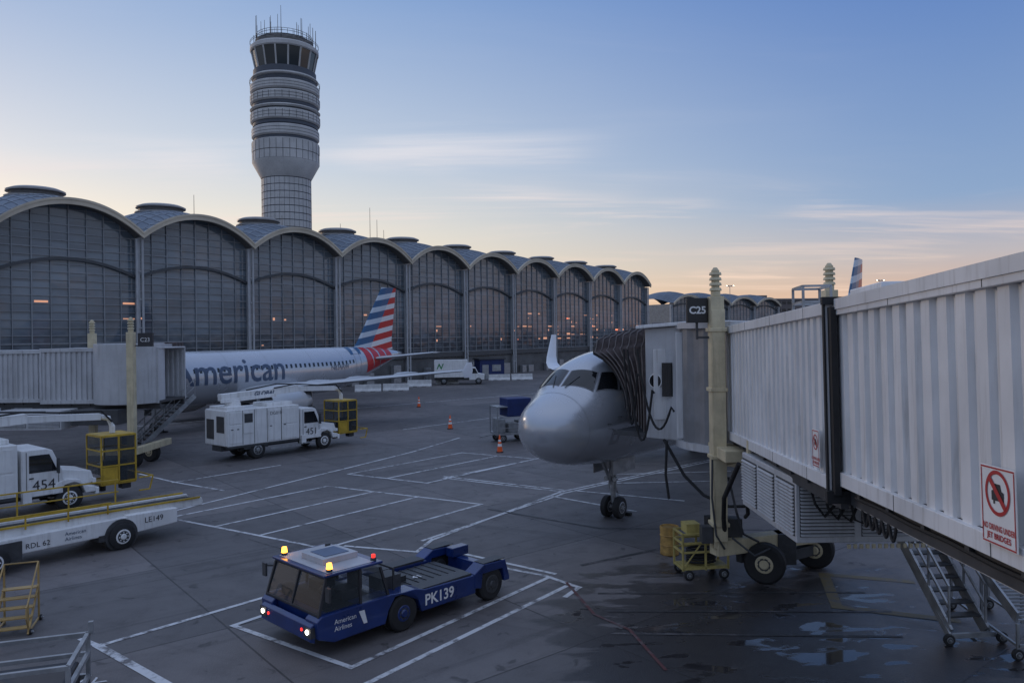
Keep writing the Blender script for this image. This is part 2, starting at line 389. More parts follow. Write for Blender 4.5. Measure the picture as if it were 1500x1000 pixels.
# ---------------- control tower
def tower():
    e=empty('control_tower',(-40.9,140.6,0)); w=B(); d=B(); g=B(); f=B()
    z=0
    while z<35.6:
        w.rev(0,0,[(4.38,z),(4.38,z+1.12)],40); d.rev(0,0,[(4.3,z+1.12),(4.3,z+1.27)],40,caps=False); z+=1.27
    d.rev(0,0,[(4.2,0),(4.2,36)],40)
    w.rev(0,0,[(4.42,35.6),(5.95,38.4),(5.95,38.55)],48)
    w.rev(0,0,[(5.9,38.62),(5.9,40.1)],48); w.rev(0,0,[(5.95,40.2),(5.95,42.0),(5.6,42.2)],48)
    d.rev(0,0,[(5.55,38.4),(5.55,55)],40)
    def drum(z0,z1,r): 
        w.rev(0,0,[(r-.25,z0),(r,z0+.25),(r,z1-.25),(r-.25,z1)],48)
        if z1-z0>1:
            for q in (.35,.65): f.rev(0,0,[(r,z0+(z1-z0)*q),(r+.03,z0+(z1-z0)*q),(r+.03,z0+(z1-z0)*q+.06),(r,z0+(z1-z0)*q+.06)],48,caps=False)
    drum(42.7,44.6,5.95); drum(45.4,47.3,6.12); drum(47.6,48.1,6.2); drum(48.8,50.6,6.12); drum(50.8,52.5,6.1); 
    for zz in (44.75,48.25): d.rev(0,0,[(5.75,zz),(5.75,zz+.55)],48)
    drum(53.3,53.9,5.9); w.rev(0,0,[(5.5,53.9),(5.2,54.9),(5.1,55)],48)
    g.rev(0,0,[(5.05,55),(5.75,58.4)],16)
    for i in range(16):
        a=2*math.pi*i/16
        w.beam((5.07*math.cos(a),5.07*math.sin(a),54.95),(5.79*math.cos(a),5.79*math.sin(a),58.45),.26,.2)
    w.rev(0,0,[(5.9,58.4),(6.05,58.6),(6.05,59.2),(5.7,59.5)],48); w.rev(0,0,[(5.0,59.5),(5.0,60.6)],40); d.rev(0,0,[(4.7,60.6),(4.7,60.8)],40)
    for k in range(5): f.rev(0,0,[(5.06,59.6+k*.22),(5.12,59.6+k*.22),(5.12,59.66+k*.22),(5.06,59.66+k*.22)],40,caps=False)
    for zz,r in ((52.8,6.15),(53.15,6.15),(61.2,4.9),(61.6,4.9),(59.9,6.0),(60.2,6.0)):
        f.rev(0,0,[(r,zz),(r+.05,zz),(r+.05,zz+.06),(r,zz+.06)],40,caps=False)
    for i in range(32):
        a=2*math.pi*i/32; c,s=math.cos(a),math.sin(a)
        f.cyl((6.17*c,6.17*s,52.5),(6.17*c,6.17*s,53.2),.035,None,5)
        f.cyl((4.92*c,4.92*s,60.6),(4.92*c,4.92*s,61.6),.035,None,5)
        for z0,z1,r in ((38.62,40.1,5.91),(40.2,41.9,5.96),(45.7,47.0,6.13),(49.1,50.3,6.13),(0,35.6,4.39)):
            f.cyl((r*c,r*s,z0),(r*c,r*s,z1),.035 if z0 else .02,None,4)
    random.seed(3)
    for i in range(24):
        a=random.random()*6.28; r=random.choice((4.8,4.8,5.7,2.5)); h=random.choice((1.6,2.2,3,4.2))
        f.cyl((r*math.cos(a),r*math.sin(a),59.6),(r*math.cos(a),r*math.sin(a),61+h),.06,.035,6)
    for k,x in enumerate((-5.6,5.7,5.2,-5.0)): f.cyl((x,0,59),(x,0,62.2+k*.6),.08,.05,6)
    w.rev(0,0,[(1.2,60.6),(1.2,61.6),(.6,62.3)],20)
    w.done('cladding_panels',concw,e,smooth='auto'); d.done('recessed_core',M_('tower_recess',(.08,.09,.11),.6,0,.1),e,smooth='auto')
    g.done('cab_windows',greyglass,e); f.done('railings_and_antennas',dgrey,e)
tower()
# ---------------- airliner
def hermite(tab,s):
    xs=[t[0] for t in tab]
    if s<=xs[0]: return tab[0][1]
    if s>=xs[-1]: return tab[-1][1]
    i=max(k for k in range(len(xs)) if xs[k]<=s); i=min(i,len(xs)-2)
    def sl(k):
        if k<=0 or k>=len(tab)-1: 
            k2=max(0,min(k,len(tab)-2)); return (tab[k2+1][1]-tab[k2][1])/(tab[k2+1][0]-tab[k2][0])
        a=(tab[k][1]-tab[k-1][1])/(tab[k][0]-tab[k-1][0]); c=(tab[k+1][1]-tab[k][1])/(tab[k+1][0]-tab[k][0])
        return 0 if a*c<=0 else 2*a*c/(a+c)
    h=xs[i+1]-xs[i]; t=(s-xs[i])/h; y0,y1=tab[i][1],tab[i+1][1]; m0,m1=sl(i)*h,sl(i+1)*h
    return (2*t**3-3*t*t+1)*y0+(t**3-2*t*t+t)*m0+(-2*t**3+3*t*t)*y1+(t**3-t*t)*m1
def finmat(name,L_,dz):
    m,nt,p=newmat(name); tc=node(nt,'ShaderNodeTexCoord').outputs['Object']
    s=node(nt,'ShaderNodeSeparateXYZ'); L(nt,tc,s.inputs[0]); x,z=s.outputs[0],mth(nt,'SUBTRACT',s.outputs[2],dz)
    st=mth(nt,'FRACT',mth(nt,'DIVIDE',mth(nt,'ADD',z,mth(nt,'MULTIPLY',x,-.16)),1.12))
    stripe=mth(nt,'GREATER_THAN',st,.44)
    q=mth(nt,'SUBTRACT',mth(nt,'SUBTRACT',x,L_-6.9),mth(nt,'MULTIPLY',mth(nt,'SUBTRACT',z,5.8),.66))
    isred=mth(nt,'GREATER_THAN',q,1.9)
    col=mixc(nt,isred,(.015,.095,.22),(.50,.012,.018))
    wc=mixc(nt,isred,(.5,.57,.64),(.70,.70,.70))
    L(nt,mixc(nt,stripe,wc,col),p.inputs['Base Color']); p.inputs['Roughness'].default_value=.35; return m
def airliner(name,LEN,W0,loc,ang,sharklet,ZC=3.8):
    e=empty(name,(loc[0],loc[1],0),ang); g0=ZC-3.8
    hwT=[(0,0.0),(.03,.22),(.12,.46),(.3,.74),(.6,1.02),(1,1.26),(1.5,1.46),(2,1.60),(3,1.78),(4,1.89),(5.2,1.95),(6.5,1.975),(LEN-12,1.975),(LEN-8,1.72),(LEN-4,1.08),(LEN-1,.45),(LEN,.2)]
    tpT=[(0,-.5),(.03,-.28),(.12,-.06),(.3,.16),(.6,.37),(1,.56),(1.5,.78),(2,1.14),(2.5,1.48),(3,1.71),(4,1.95),(5.2,2.05),(6.5,2.07),(LEN-12,2.07),(LEN-8,2.05),(LEN-4,1.9),(LEN-1,1.55),(LEN,1.35)]
    btT=[(0,-.5),(.03,-.72),(.12,-.94),(.3,-1.17),(.6,-1.4),(1,-1.59),(1.5,-1.74),(2,-1.84),(3,-1.95),(4,-2.02),(5.2,-2.05),(6.5,-2.07),(LEN-12,-2.07),(LEN-8,-1.5),(LEN-4,-.2),(LEN-1,.75),(LEN,1.0)]
    def P(s,phi,off=0):
        hw,tp,bt=hermite(hwT,s),hermite(tpT,s),hermite(btT,s); zc=(tp+bt)/2; h=(tp-bt)/2
        sn,cs=math.sin(phi),math.cos(phi)
        return Vector((s,-(hw+off)*sn,ZC+zc+(h+off)*cs))
    def phiz(s,z):
        tp,bt=hermite(tpT,s),hermite(btT,s); zc=(tp+bt)/2; h=(tp-bt)/2; return math.acos(max(-1,min(1,(z-zc)/h)))
    S=[.001,.03,.07,.12,.2,.3,.45,.6,.8,1,1.25,1.5,1.75,2,2.25,2.5,2.75,3,3.5,4,4.6,5.2,6.5]
    s=8
    while s<LEN-12: S.append(s); s+=2
    s=LEN-12
    while s<=LEN+.001: S.append(min(s,LEN)); s+=1
    b=B(); n=64
    b.loft([[P(s,2*math.pi*i/n) for i in range(n)] for s in S]); b.done('fuselage',silver,e,smooth=True)
    def patch(b,c,nu,nv,off):
        def fn(a,d):
            s0=c[0][0]+(c[1][0]-c[0][0])*a; s1=c[3][0]+(c[2][0]-c[3][0])*a; p0=c[0][1]+(c[1][1]-c[0][1])*a; p1=c[3][1]+(c[2][1]-c[3][1])*a
            return P(s0+(s1-s0)*d,p0+(p1-p0)*d,off)
        b.grid(fn,nu,nv)
    sz=lambda s,z,sg=1:(s,sg*phiz(s,z))
    b=B(); sm=B()
    for sg in (1,-1):
        panes=[[(1.64,sg*R(3)),(2.26,sg*R(3)),sz(2.56,1.27,sg),sz(1.94,.72,sg)],
               [sz(2.06,.72,sg),sz(2.68,1.27,sg),sz(3.14,1.25,sg),sz(2.78,.70,sg)],
               [sz(2.88,.70,sg),sz(3.24,1.23,sg),sz(3.60,1.05,sg),sz(3.56,.78,sg)]]
        for c in panes:
            patch(b,c,8,8,.014)
            cs_=sum(q[0] for q in c)/4; cp=sum(q[1] for q in c)/4
            patch(sm,[(cs_+(q[0]-cs_)*1.1,cp+(q[1]-cp)*1.1) for q in c],8,8,.008)
    b.done('cockpit_windows',glass,e,smooth=True,recalc=False); sm.done('window_seals',M_('window_seal_grey',(.16,.16,.17),.6,0,.05),e,recalc=False)
    b=B()
    for sg in (1,-1):
        s=6.9
        while s<LEN-9.3:
            patch(b,[(s-.11,sg*R(68)),(s+.11,sg*R(68)),(s+.11,sg*R(77.5)),(s-.11,sg*R(77.5))],1,3,.008)
            s+=.533
    b.done('cabin_windows',glass,e,recalc=False)
    b=B()
    def outline(s0,s1,z0,z1,sg=1,w=.02):
        for a in (s0,s1): patch(b,[(a-w,sg*phiz(a,z1)),(a+w,sg*phiz(a,z1)),(a+w,sg*phiz(a,z0)),(a-w,sg*phiz(a,z0))],1,8,.006)
        for z in (z0,z1): patch(b,[(s0,sg*phiz(s0,z+w)),(s1,sg*phiz(s1,z+w)),(s1,sg*phiz(s1,z-w)),(s0,sg*phiz(s0,z-w))],6,1,.006)
    outline(4.6,5.45,-.4,1.45); outline(4.6,5.45,-.4,1.45,-1); outline(LEN-9,LEN-8.2,-.4,1.4); outline(2.3,2.7,-1.05,-.62,1,.01); outline(2.38,2.62,-.97,-.7,1,.006)
    outline(LEN-17,LEN-15.2,-1.6,-.5,-1)
    for a in (1.25,): patch(b,[(a-.006,0),(a+.006,0),(a+.006,math.pi*2),(a-.006,math.pi*2)],1,64,.004)
    for a in (6.2,10,14,19,23): patch(b,[(a-.006,0),(a+.006,0),(a+.006,math.pi*2),(a-.006,math.pi*2)],1,64,.003)
    b.done('panel_lines',M_('panel_line_grey',(.18,.18,.19),.6,0,.05),e,recalc=False)
    b=B()
    for sg in (1,-1):
        for s,z in ((2.0,-.35),(2.25,-.55),(2.5,-.15)):
            q=P(s,sg*phiz(s,z)); o=P(s,sg*phiz(s,z),.14); b.cyl(q,o,.015,None,6); b.cyl(o,o+Vector((-.12,0,0)),.012,None,6)
        q=P(1.55,sg*R(9),.03); o=P(2.1,sg*R(17),.03); b.beam(q,o,.02,.02)
    b.cyl((7.5,0,ZC+2.05),(7.7,0,ZC+2.4),.05,.03,6)
    b.done('probes',dgrey,e)
    af=[(0,0),(.04,.03),(.15,.058),(.35,.07),(.65,.045),(1,.002),(1,-.002),(.65,-.022),(.35,-.04),(.1,-.03)]
    def wing(b,secs,sg):
        out=[]
        for y,z,sl,ch,an in secs:
            a=R(an); out.append([(sl+u*ch,sg*(y-math.sin(a)*t*ch),ZC+z+math.cos(a)*t*ch) for u,t in af])
        b.loft(out)
    b=B()
    W=W0
    se=[(1.0,-1.3,W,7.3,5),(6.4,-.75,W+3.3,3.9,5),(15.9,.12,W+8.3,1.75,5)]
    if not sharklet: se+= [(17,.2,W+8.95,1.5,5)]
    for sg in (1,-1): wing(b,se,sg)
    b.loft([[(s,math.sin(a)*w_,ZC-1.55+math.cos(a)*h_) for a in [2*math.pi*i/24 for i in range(24)]] for s,w_,h_ in ((W-2,.3,.2),(W-.5,1.6,.55),(W+1.5,2.0,.75),(W+7,2.0,.75),(W+9,1.3,.5),(W+10.5,.3,.2))])
    for sg in (1,-1):
        for yy in (4.2,7.6,11.5): b.loft([[(W+5.2+yy*.33+ds,sg*(yy+.16*r_*math.cos(t)),ZC-1.05+yy*.085+.17*r_*math.sin(t)) for t in [k*math.pi/5 for k in range(10)]] for ds,r_ in ((-1.6,.05),(-1,.9),(0,1),(1.2,.5),(1.7,.08))])
        wing(b,[(.4,.75,LEN-6.3,3.4,5),(6.2,1.35,LEN-2.9,1.35,5)],sg)
    b.done('wings_and_tailplane',wsilver,e,smooth='auto')
    b=B()
    if sharklet:
        for sg in (1,-1): wing(b,[(15.9,.12,W+8.3,1.75,5),(16.5,.22,W+8.6,1.6,25),(16.85,.55,W+8.85,1.4,60),(17.0,1.0,W+9.15,1.2,78),(17.25,2.55,W+10.15,.6,82)],sg)
    else:
        for sg in (1,-1): wing(b,[(17.02,-.35,W+9.3,1.1,88),(17.06,.2,W+8.95,1.55,90),(17.06,.85,W+9.6,.8,92)],sg)
    b.done('wingtips',M_('winglet_white',(.75,.77,.80),.35,0,.03),e,smooth='auto')
    b=B(); b2=B()
    for sg in (1,-1):
        M=T(W0-.6,sg*5.75,ZC-2.0)@RY(90); b.M=M; b2.M=M
        b.rev(0,0,[(.84,.25),(.88,.02),(.96,0),(1.08,.3),(1.16,1.2),(1.1,2.6),(.85,3.6),(.6,3.65),(.5,4.4),(.05,4.9)],36,caps=False)
        b.M=Matrix.Identity(4); b.hull8([(W0+.6,sg*5.65,ZC-1.2),(W0+5,sg*5.65,ZC-1.2),(W0+5,sg*5.85,ZC-1.2),(W0+.6,sg*5.85,ZC-1.2),(W0+2.4,sg*5.65,ZC-.8),(W0+6,sg*5.65,ZC-.75),(W0+6,sg*5.85,ZC-.75),(W0+2.4,sg*5.85,ZC-.8)])
        b2.rev(0,0,[(.83,.2),(.83,.5)],36)
    b.done('engines',wsilver,e,smooth='auto'); b2.done('engine_fans',dgrey,e)
    b=B(); fs=[]
    for z,sl,ch in ((1.7,LEN-7.6,6.3),(2.6,LEN-6.75,5.3),(8.0,LEN-2.95,2.35)):
        fs.append([(sl+u*ch,(t if u<1 else 0)*ch*.8,ZC+z) for u,t in [(0,0),(.05,.03),(.3,.055),(.7,.03),(1,.001),(1,-.001),(.7,-.03),(.3,-.055),(.05,-.03)]])
    b.loft(fs); b.done('tail_fin',finmat(name+'_fin_livery',LEN,g0),e)
    b=B()
    for i in range(4):
        s0=LEN-7.4+i*1.25; patch(b,[(s0,R(18)),(s0+.85,R(18)),(s0+1.5,R(120)),(s0+.3,R(120))],6,12,.012)
    b.done('livery_red_bands',M_('livery_red',(.50,.012,.018),.35,0,.04),e,recalc=False)
    b=B()
    for i in range(2):
        s0=LEN-9.6+i*1.2; patch(b,[(s0+.3,R(12)),(s0+1.0,R(12)),(s0+.6,R(52)),(s0+.2,R(52))],4,8,.012)
    b.done('livery_blue_bands',M_('livery_blue',(.015,.095,.22),.35,0,.04),e,recalc=False)
    ph=phiz(10,-.42)
    text('American',2.8,navytxt,e,None,'title',bold=.03,fn=lambda x,y:P(4.9+x,ph-y/2.02,.015))
    text('N834AW',.62,navytxt,e,None,'registration',fn=lambda x,y:P(LEN-12.6+x,phiz(10,.05)-y/2.0,.015))
    b=B(); x=5.07
    b.cyl((x,0,.55),(x,0,2.0+g0),.095,.12,12); b.cyl((x,0,.9),(x,0,1.5),.13,None,12)
    b.cyl((x,-.3,.38),(x,.3,.38),.06,None,10); b.beam((x-.05,0,1.2),(x-.9,0,1.95+g0),.09,.09); b.beam((x+.05,0,1.5),(x+.7,0,1.95+g0),.06,.06)
    b.beam((x+.14,0,.55),(x+.3,0,.85),.1,.05); b.beam((x+.3,0,.85),(x+.1,0,1.15),.1,.05)
    for sg in (1,-1):
        b.beam((x-.7,sg*.42,1.55+g0),(x+.9,sg*.42,1.55+g0),.03,.5); b.cyl((x-.1,sg*.18,1.45),(x-.22,sg*.18,1.45),.09,None,12)
        b.cyl((x-.05,sg*.16,1.0),(x-.05,sg*.1,1.9+g0),.02,None,6)
        xm=W0+5.6; b.cyl((xm,sg*3.8,.6),(xm,sg*3.5,2.6+g0),.14,None,12); b.beam((xm-.1,sg*4.1,1),(xm-.1,sg*4,2.5),.05,1.1)
        b.cyl((xm,sg*3.3,.58),(xm,sg*4.3,.58),.08,None,10)
    b.done('landing_gear',mgrey,e,smooth='auto')
    wheels(e,[(x,-.25,.39),(x,.25,.39)],.39,.24,'nose_wheel')
    wheels(e,[(W0+5.6,sg*3.8+q,.58) for sg in (1,-1) for q in (-.45,.45)],.58,.4,'main_wheel')
    b=B(); b.box(x+.45,x+.62,-.45,.45,0,.12); b.done('wheel_chocks',black,e,bevel=.03)
    return e,P
NX,NY=.6,24.4; ZA=4.2
airliner('airliner',44.5,16.3,(NX,NY),math.degrees(math.atan2(.777,.63))+1.8,True,ZA)
airliner('airliner',33.84,10.6,(-28.4,51.4),math.degrees(math.atan2(.87,.49)),False)
# ---------------- jet bridges
def tunnel(par,M,y0,y1,w,h,pitch,mat,tag):
    b=B(M)
    def corr(x,sg):
        ys=[];y=y0+.1
        while y<y1-.1:
            for q,o in ((0,0),(.50,0),(.58,.065),(.92,.065)):
                if y+q*pitch<y1-.1: ys.append((y+q*pitch,x+sg*o))
            y+=pitch
        ys.append((y1-.1,x))
        v=[(b.v((xx,yy,.22)),b.v((xx,yy,h-.2))) for yy,xx in ys]
        for i in range(len(v)-1): b.bm.faces.new([v[i][0],v[i+1][0],v[i+1][1],v[i][1]])
    corr(.06,1); corr(w-.06,-1)
    b.done(tag+'_corrugated_walls',mat,par)
    b=B(M)
    for xx in (0,w-.1):
        b.box(xx,xx+.1,y0,y1,0,.22); b.box(xx,xx+.1,y0,y1,h-.2,h)
        b.box(xx,xx+.1,y0,y0+.1,.22,h-.2); b.box(xx,xx+.1,y1-.1,y1,.22,h-.2)
    b.box(.1,w-.1,y0,y1,h-.08,h-.01)
    b.done(tag+'_frame_and_roof',mat,par,bevel=.008)
    b=B(M); y=y0+1.2
    while y<y1:
        for xx in (-.004,w+.001): b.box(xx,xx+.003,y,y+.012,.0,.215); b.box(xx,xx+.003,y,y+.012,h-.195,h-.005)
        y+=2.4
    b.box(.1,w-.1,y0,y1,.02,.14)
    y=y0+.5
    while y<y1: b.box(.12,w-.12,y,y+.1,-.13,.02); y+=1.1
    b.box(.18,.3,y0,y1,-.3,-.01); b.box(w-.3,w-.18,y0,y1,-.3,-.01)
    b.done(tag+'_underframe',dgrey,par)
def column(b,x,y,z0,z1,w=.4):
    b.box(x-w/2,x+w/2,y-w/2,y+w/2,z0,z1)
    b.cyl((x,y,z1),(x,y,z1+.15),.13,None,14)
    for i in range(4): b.cyl((x,y,z1+.15+i*.14),(x,y,z1+.23+i*.14),.17,.15,14); b.cyl((x,y,z1+.23+i*.14),(x,y,z1+.29+i*.14),.11,None,14)
    b.cyl((x,y,z1+.7),(x,y,z1+.78),.1,.05,12)
def louvres(par,x0,x1,y0,y1,z0,z1,step=.07,name='air_conditioner'):
    b=B(); b.box(x0,x1,y0,y1,z0,z1); b.done(name+'_housing',bridgeg,par,bevel=.02)
    b=B(); c=B()
    z=z0+.14
    while z<z1-.14:
        for i in range(2):
            a=x0+(x1-x0)*i/2+.08; d=x0+(x1-x0)*(i+1)/2-.08
            b.hull8([(a,y0-.05,z),(d,y0-.05,z),(d,y0-.003,z+.02),(a,y0-.003,z+.02),(a,y0-.05,z+.015),(d,y0-.05,z+.015),(d,y0-.003,z+.045),(a,y0-.003,z+.045)])
        for i in range(3):
            a=y0+(y1-y0)*i/3+.08; d=y0+(y1-y0)*(i+1)/3-.08
            b.hull8([(x0-.05,a,z),(x0-.003,a,z+.02),(x0-.003,d,z+.02),(x0-.05,d,z),(x0-.05,a,z+.015),(x0-.003,a,z+.045),(x0-.003,d,z+.045),(x0-.05,d,z+.015)])
        z+=step
    for i in range(2):
        a=x0+(x1-x0)*i/2+.07; d=x0+(x1-x0)*(i+1)/2-.07; c.box(a,d,y0-.01,y0-.001,z0+.12,z1-.12)
    for i in range(3):
        a=y0+(y1-y0)*i/3+.07; d=y0+(y1-y0)*(i+1)/3-.07; c.box(x0-.01,x0-.001,a,d,z0+.12,z1-.12)
    b.done(name+'_louvres',bridgeg,par); c.done(name+'_vents',dgrey,par)
def stairs(par,top,bot,w,across,mat,matd,rail=True,n=14,tag='stair'):
    top=Vector(top);bot=Vector(bot);a=Vector(across).normalized()*w
    b=B(); c=B(); run=top-bot
    for o in (Vector((0,0,0)),a):
        b.beam(bot+o,top+o,.06,.28)
        if rail:
            for hh in (.55,1.0): b.beam(bot+o+Vector((0,0,hh)),top+o+Vector((0,0,hh)),.045,.045)
            for k in range(7): q=bot+run*k/6+o; b.beam(q,q+Vector((0,0,1.0)),.04,.04)
    rd=Vector((run.x,run.y,0)).normalized()
    for k in range(1,n):
        q=bot+run*k/n+Vector((0,0,.05)); h=rd*.12
        c.hull8([q-h,q-h+a,q+h+a,q+h]+[v+Vector((0,0,.04)) for v in (q-h,q-h+a,q+h+a,q+h)])
    b.done(tag+'_rails',mat,par); c.done(tag+'_treads',matd,par)
def sign(par,M,w,h,tag):
    b=B(M); b.box(-w/2,w/2,-h/2,h/2,0,.015); b.done(tag+'_plate',signw,par,bevel=.004)
    b=B(M); z=.019; t=.016
    for q in ((-w/2+.01,w/2-.01,-h/2+.01,-h/2+.01+t),(-w/2+.01,w/2-.01,h/2-.01-t,h/2-.01),(-w/2+.01,-w/2+.01+t,-h/2+.03,h/2-.03),(w/2-.01-t,w/2-.01,-h/2+.03,h/2-.03)): b.f([(q[0],q[2],z),(q[1],q[2],z),(q[1],q[3],z),(q[0],q[3],z)])
    R0=w*.36; cy=h*.17; n=36
    ro=[(R0*math.cos(2*math.pi*i/n),cy+R0*math.sin(2*math.pi*i/n)) for i in range(n)]; ri=[(x*.83,cy+(y-cy)*.83) for x,y in ro]
    for i in range(n): j=(i+1)%n; b.f([(*ro[i],.021),(*ro[j],.021),(*ri[j],.021),(*ri[i],.021)])
    s=R0*.62; k=R0*.09; b.f([(-s-k,cy+s-k,.024),(-s+k,cy+s+k,.024),(s+k,cy-s+k,.024),(s-k,cy-s-k,.024)]); b.done(tag+'_prohibition_ring',red,par)
    b=B(M); q=R0*.5
    for poly in ([(-q,-.7*q),(q,-.7*q),(q,.1*q),(.62*q,.25*q),(.45*q,.8*q),(-.45*q,.8*q),(-.62*q,.25*q),(-q,.1*q)],):
        b.f([(x,cy+y,.018) for x,y in poly])
    for xx in (-.75*q,.45*q): b.f([(xx,cy-1.0*q,.018),(xx+.3*q,cy-1.0*q,.018),(xx+.3*q,cy-.7*q,.018),(xx,cy-.7*q,.018)])
    b.done(tag+'_car_symbol',txtd,par)
    ts=h*.105
    for s_,yy,sx_ in (('NO DRIVING UNDER',-.31,.74),('JET BRIDGES',-.42,.95)): text(s_,ts,red,par,M@T(0,h*yy,.02)@Matrix.Diagonal((sx_,1,1,1)),tag+'_text',align='CENTER',bold=.002)
jb=empty('jet_bridge')
rz=-math.degrees(math.atan(.085)); rx=-math.degrees(math.atan(.038))
MA=T(4.155,0,4.78)@RZ(rz)@RX(rx); MB=T(4.03,0,4.69)@RZ(rz)@RX(rx)
tunnel(jb,MA,-3,13.4,2.9,2.93,.43,bridgew,'inner_tunnel')
tunnel(jb,MB,12.45,20.9,3.2,3.04,.36,bridgew,'outer_tunnel')
b=B(MB); b.box(-.03,.0,12.42,12.5,-.1,3.05); b.box(-.06,3.26,12.36,12.46,3.0,3.12); b.box(-.06,3.26,12.36,12.46,-.2,0)
b.box(.04,.14,12.28,12.44,-.05,2.95); b.box(3.06,3.16,12.28,12.44,-.05,2.95); b.done('tunnel_seal',black,jb)
b=B(MA); b.box(-.02,.02,-3,12.3,2.82,2.99); b.box(.02,2.88,-3,12.3,2.935,2.99); b.done('roof_edge_trim',bridgew,jb)
b=B(MA)
for yy in (2.5,7,11.6): b.box(1,2,yy,yy+.8,2.99,3.1)
b.box(.3,.8,11.2,12.5,2.99,3.15)
b.done('roof_equipment',bridgew,jb,bevel=.02)
b=B(MA); b.beam((.3,-3,-.22),(.3,12.2,-.22),.2,.2); b.beam((2.5,-3,-.22),(2.5,12.2,-.22),.2,.2); b.done('lower_rails',bridgeg,jb)
b=B(MA)
for k in range(5):
    pts=[(.2,11.9-k*.25-1*t*.25,-.30-.22*math.sin(math.pi*t)) for t in [i/8 for i in range(9)]]; b.tube(pts,.025,6)
b.tube([(.14,-3+i,-.12-.02*(i%2)) for i in range(16)],.03,6)
b.done('festoon_cables',black,jb)
b=B(MB)
for xx in (1.0,1.6):
    for yy in (17.1,17.9): b.beam((xx,yy,3.04),(xx,yy,3.75),.05,.05)
for zz in (3.75,3.4):
    for yy in (17.1,17.9): b.beam((1.0,yy,zz),(1.6,yy,zz),.05,.05)
    for xx in (1.0,1.6): b.beam((xx,17.1,zz),(xx,17.9,zz),.05,.05)
b.done('roof_guard_rail',mgrey,jb)
s1=empty('warning_sign'); sign(s1,MA@basis((-.03,7.55,.55),(0,-1,0),(0,0,1)),.62,.78,'warning')
s2=empty('warning_sign'); sign(s2,MB@basis((-.03,12.95,.62),(0,-1,0),(0,0,1)),.36,.62,'warning')
b=B(); column(b,5.5,20.7,1.0,7.75,.36); column(b,9.15,22.1,1.0,7.95,.36); b.box(5.32,5.68,20.45,20.5,1.2,7.4)
b.beam((5.35,20.65,1.0),(9.3,22.2,1.0),.4,.4); b.beam((5.5,20.9,3.3),(9.15,22.1,3.6),.25,.3)
for zz in (1.6,3.4,5.2,6.8): b.box(5.27,5.73,20.42,20.93,zz,zz+.1)
b.done('lift_columns',cream,jb,bevel=.015)
b=B(); b.beam((7.5,21.4,.35),(7.5,21.4,1.2),.5,.5); b.beam((6.6,20.8,.55),(8.6,22.1,.55),.3,.3); b.beam((6.2,21.3,.55),(8.4,22.6,.75),.2,.3)
b.tube([(5.75,20.6,2.9),(5.9,20.4,2.0),(6.1,20.5,1.4),(6.6,20.8,1.1)],.035); b.tube([(5.8,20.5,1.3),(6.3,20.2,.9),(6.9,20.6,1.0)],.03)
b.tube([(5.3,20.5,3.4),(5.25,20.4,2.4),(5.35,20.4,1.4),(5.6,20.5,1.0)],.03); b.box(5.0,5.3,20.5,20.8,1.15,1.6); b.box(5.75,6.2,20.9,21.3,1.2,1.7)
b.done('wheel_bogie',dgrey,jb,bevel=.02)
wheels(jb,[(6.75,20.75,.54),(8.6,22.05,.54)],.54,.36,'bogie_wheel',cream,(.45,.9,0),.44)
louvres(jb,5.5,7.9,15.0,18.5,2.65,3.9)
b=B()
for p in ((5.6,15.2),(7.3,15.2),(5.6,18.3),(7.3,18.3)): b.beam((p[0],p[1],3.9),(p[0],p[1],4.2),.08,.08)
for i in range(30): 
    if i%2: b.box(6.4+i*.06,6.46+i*.06,14.9,14.94,2.56,2.64)
b.done('air_conditioner_hangers',cream,jb)
b=B(); b.box(8.05,8.8,15.2,18,2.9,3.8); b.box(5.9,8.3,18.7,20,3.1,3.75); b.box(8.9,9.4,11.8,12.6,3.3,3.9); b.done('equipment_boxes',bridgeg,jb,bevel=.02)
b=B()
for k in range(4): b.tube([(5.7+.25*k,14.9,3.9-.0*k),(5.8+.25*k,14.8,3.45-.1*k),(6.0+.25*k,14.85,3.2-.05*k),(6.3+.2*k,14.9,3.5)],.03,6)
b.tube([(5.45,18.6,3.6),(5.3,19.4,2.6),(5.5,20.2,1.9),(5.6,20.5,1.5)],.06,8); b.tube([(5.6,18.7,3.3),(5.9,19.4,2.2),(6.1,20.3,1.9)],.05,8)
b.done('service_hoses',black,jb)
stairs(jb,(9.0,20.8,4.0),(9.45,16.75,.18),.85,(1,.1,0),mgrey,dgrey,n=18,tag='service_stair')
b=B(); b.beam((9.4,16.6,.16),(10.4,16.7,.16),.08,.1); b.beam((9.4,16.6,.16),(9.4,17.8,.9),.05,.05); b.beam((10.35,16.7,.16),(10.3,17.8,.9),.05,.05)
b.box(8.7,10,20.7,22,3.9,4.0)
b.done('stair_base',mgrey,jb)
wheels(jb,[(9.3,16.5,.12),(10.5,16.6,.12)],.12,.08,'stair_caster')
bs=empty('baggage_chute'); b=B()
p0=Vector((10.55,18.6,1.85)); p1=Vector((10.25,15.7,.75))
for o in (0,.9): b.beam(p0+Vector((o,0,.12)),p1+Vector((o,0,.12)),.05,.25)
for k in range(28):
    q=p0+(p1-p0)*k/28; b.beam(q,q+Vector((.9,0,0)),.05,.035)
for q in (p0,p1,(p0+p1)/2):
    for o in (0,.9): b.beam((q.x+o,q.y,q.z),(q.x+o,q.y,.2),.05,.05)
b.beam((p0.x,p0.y,.3),(p1.x,p1.y,.3),.05,.05); b.beam((p0.x+.9,p0.y,.3),(p1.x+.9,p1.y,.3),.05,.05); b.beam((p1.x,p1.y,.3),(p1.x+.9,p1.y,.3),.05,.05)
b.done('slide_frame',mgrey,bs)
wheels(bs,[(p.x+o,p.y,.12) for p in (p0,p1) for o in (0,.9)],.12,.08)
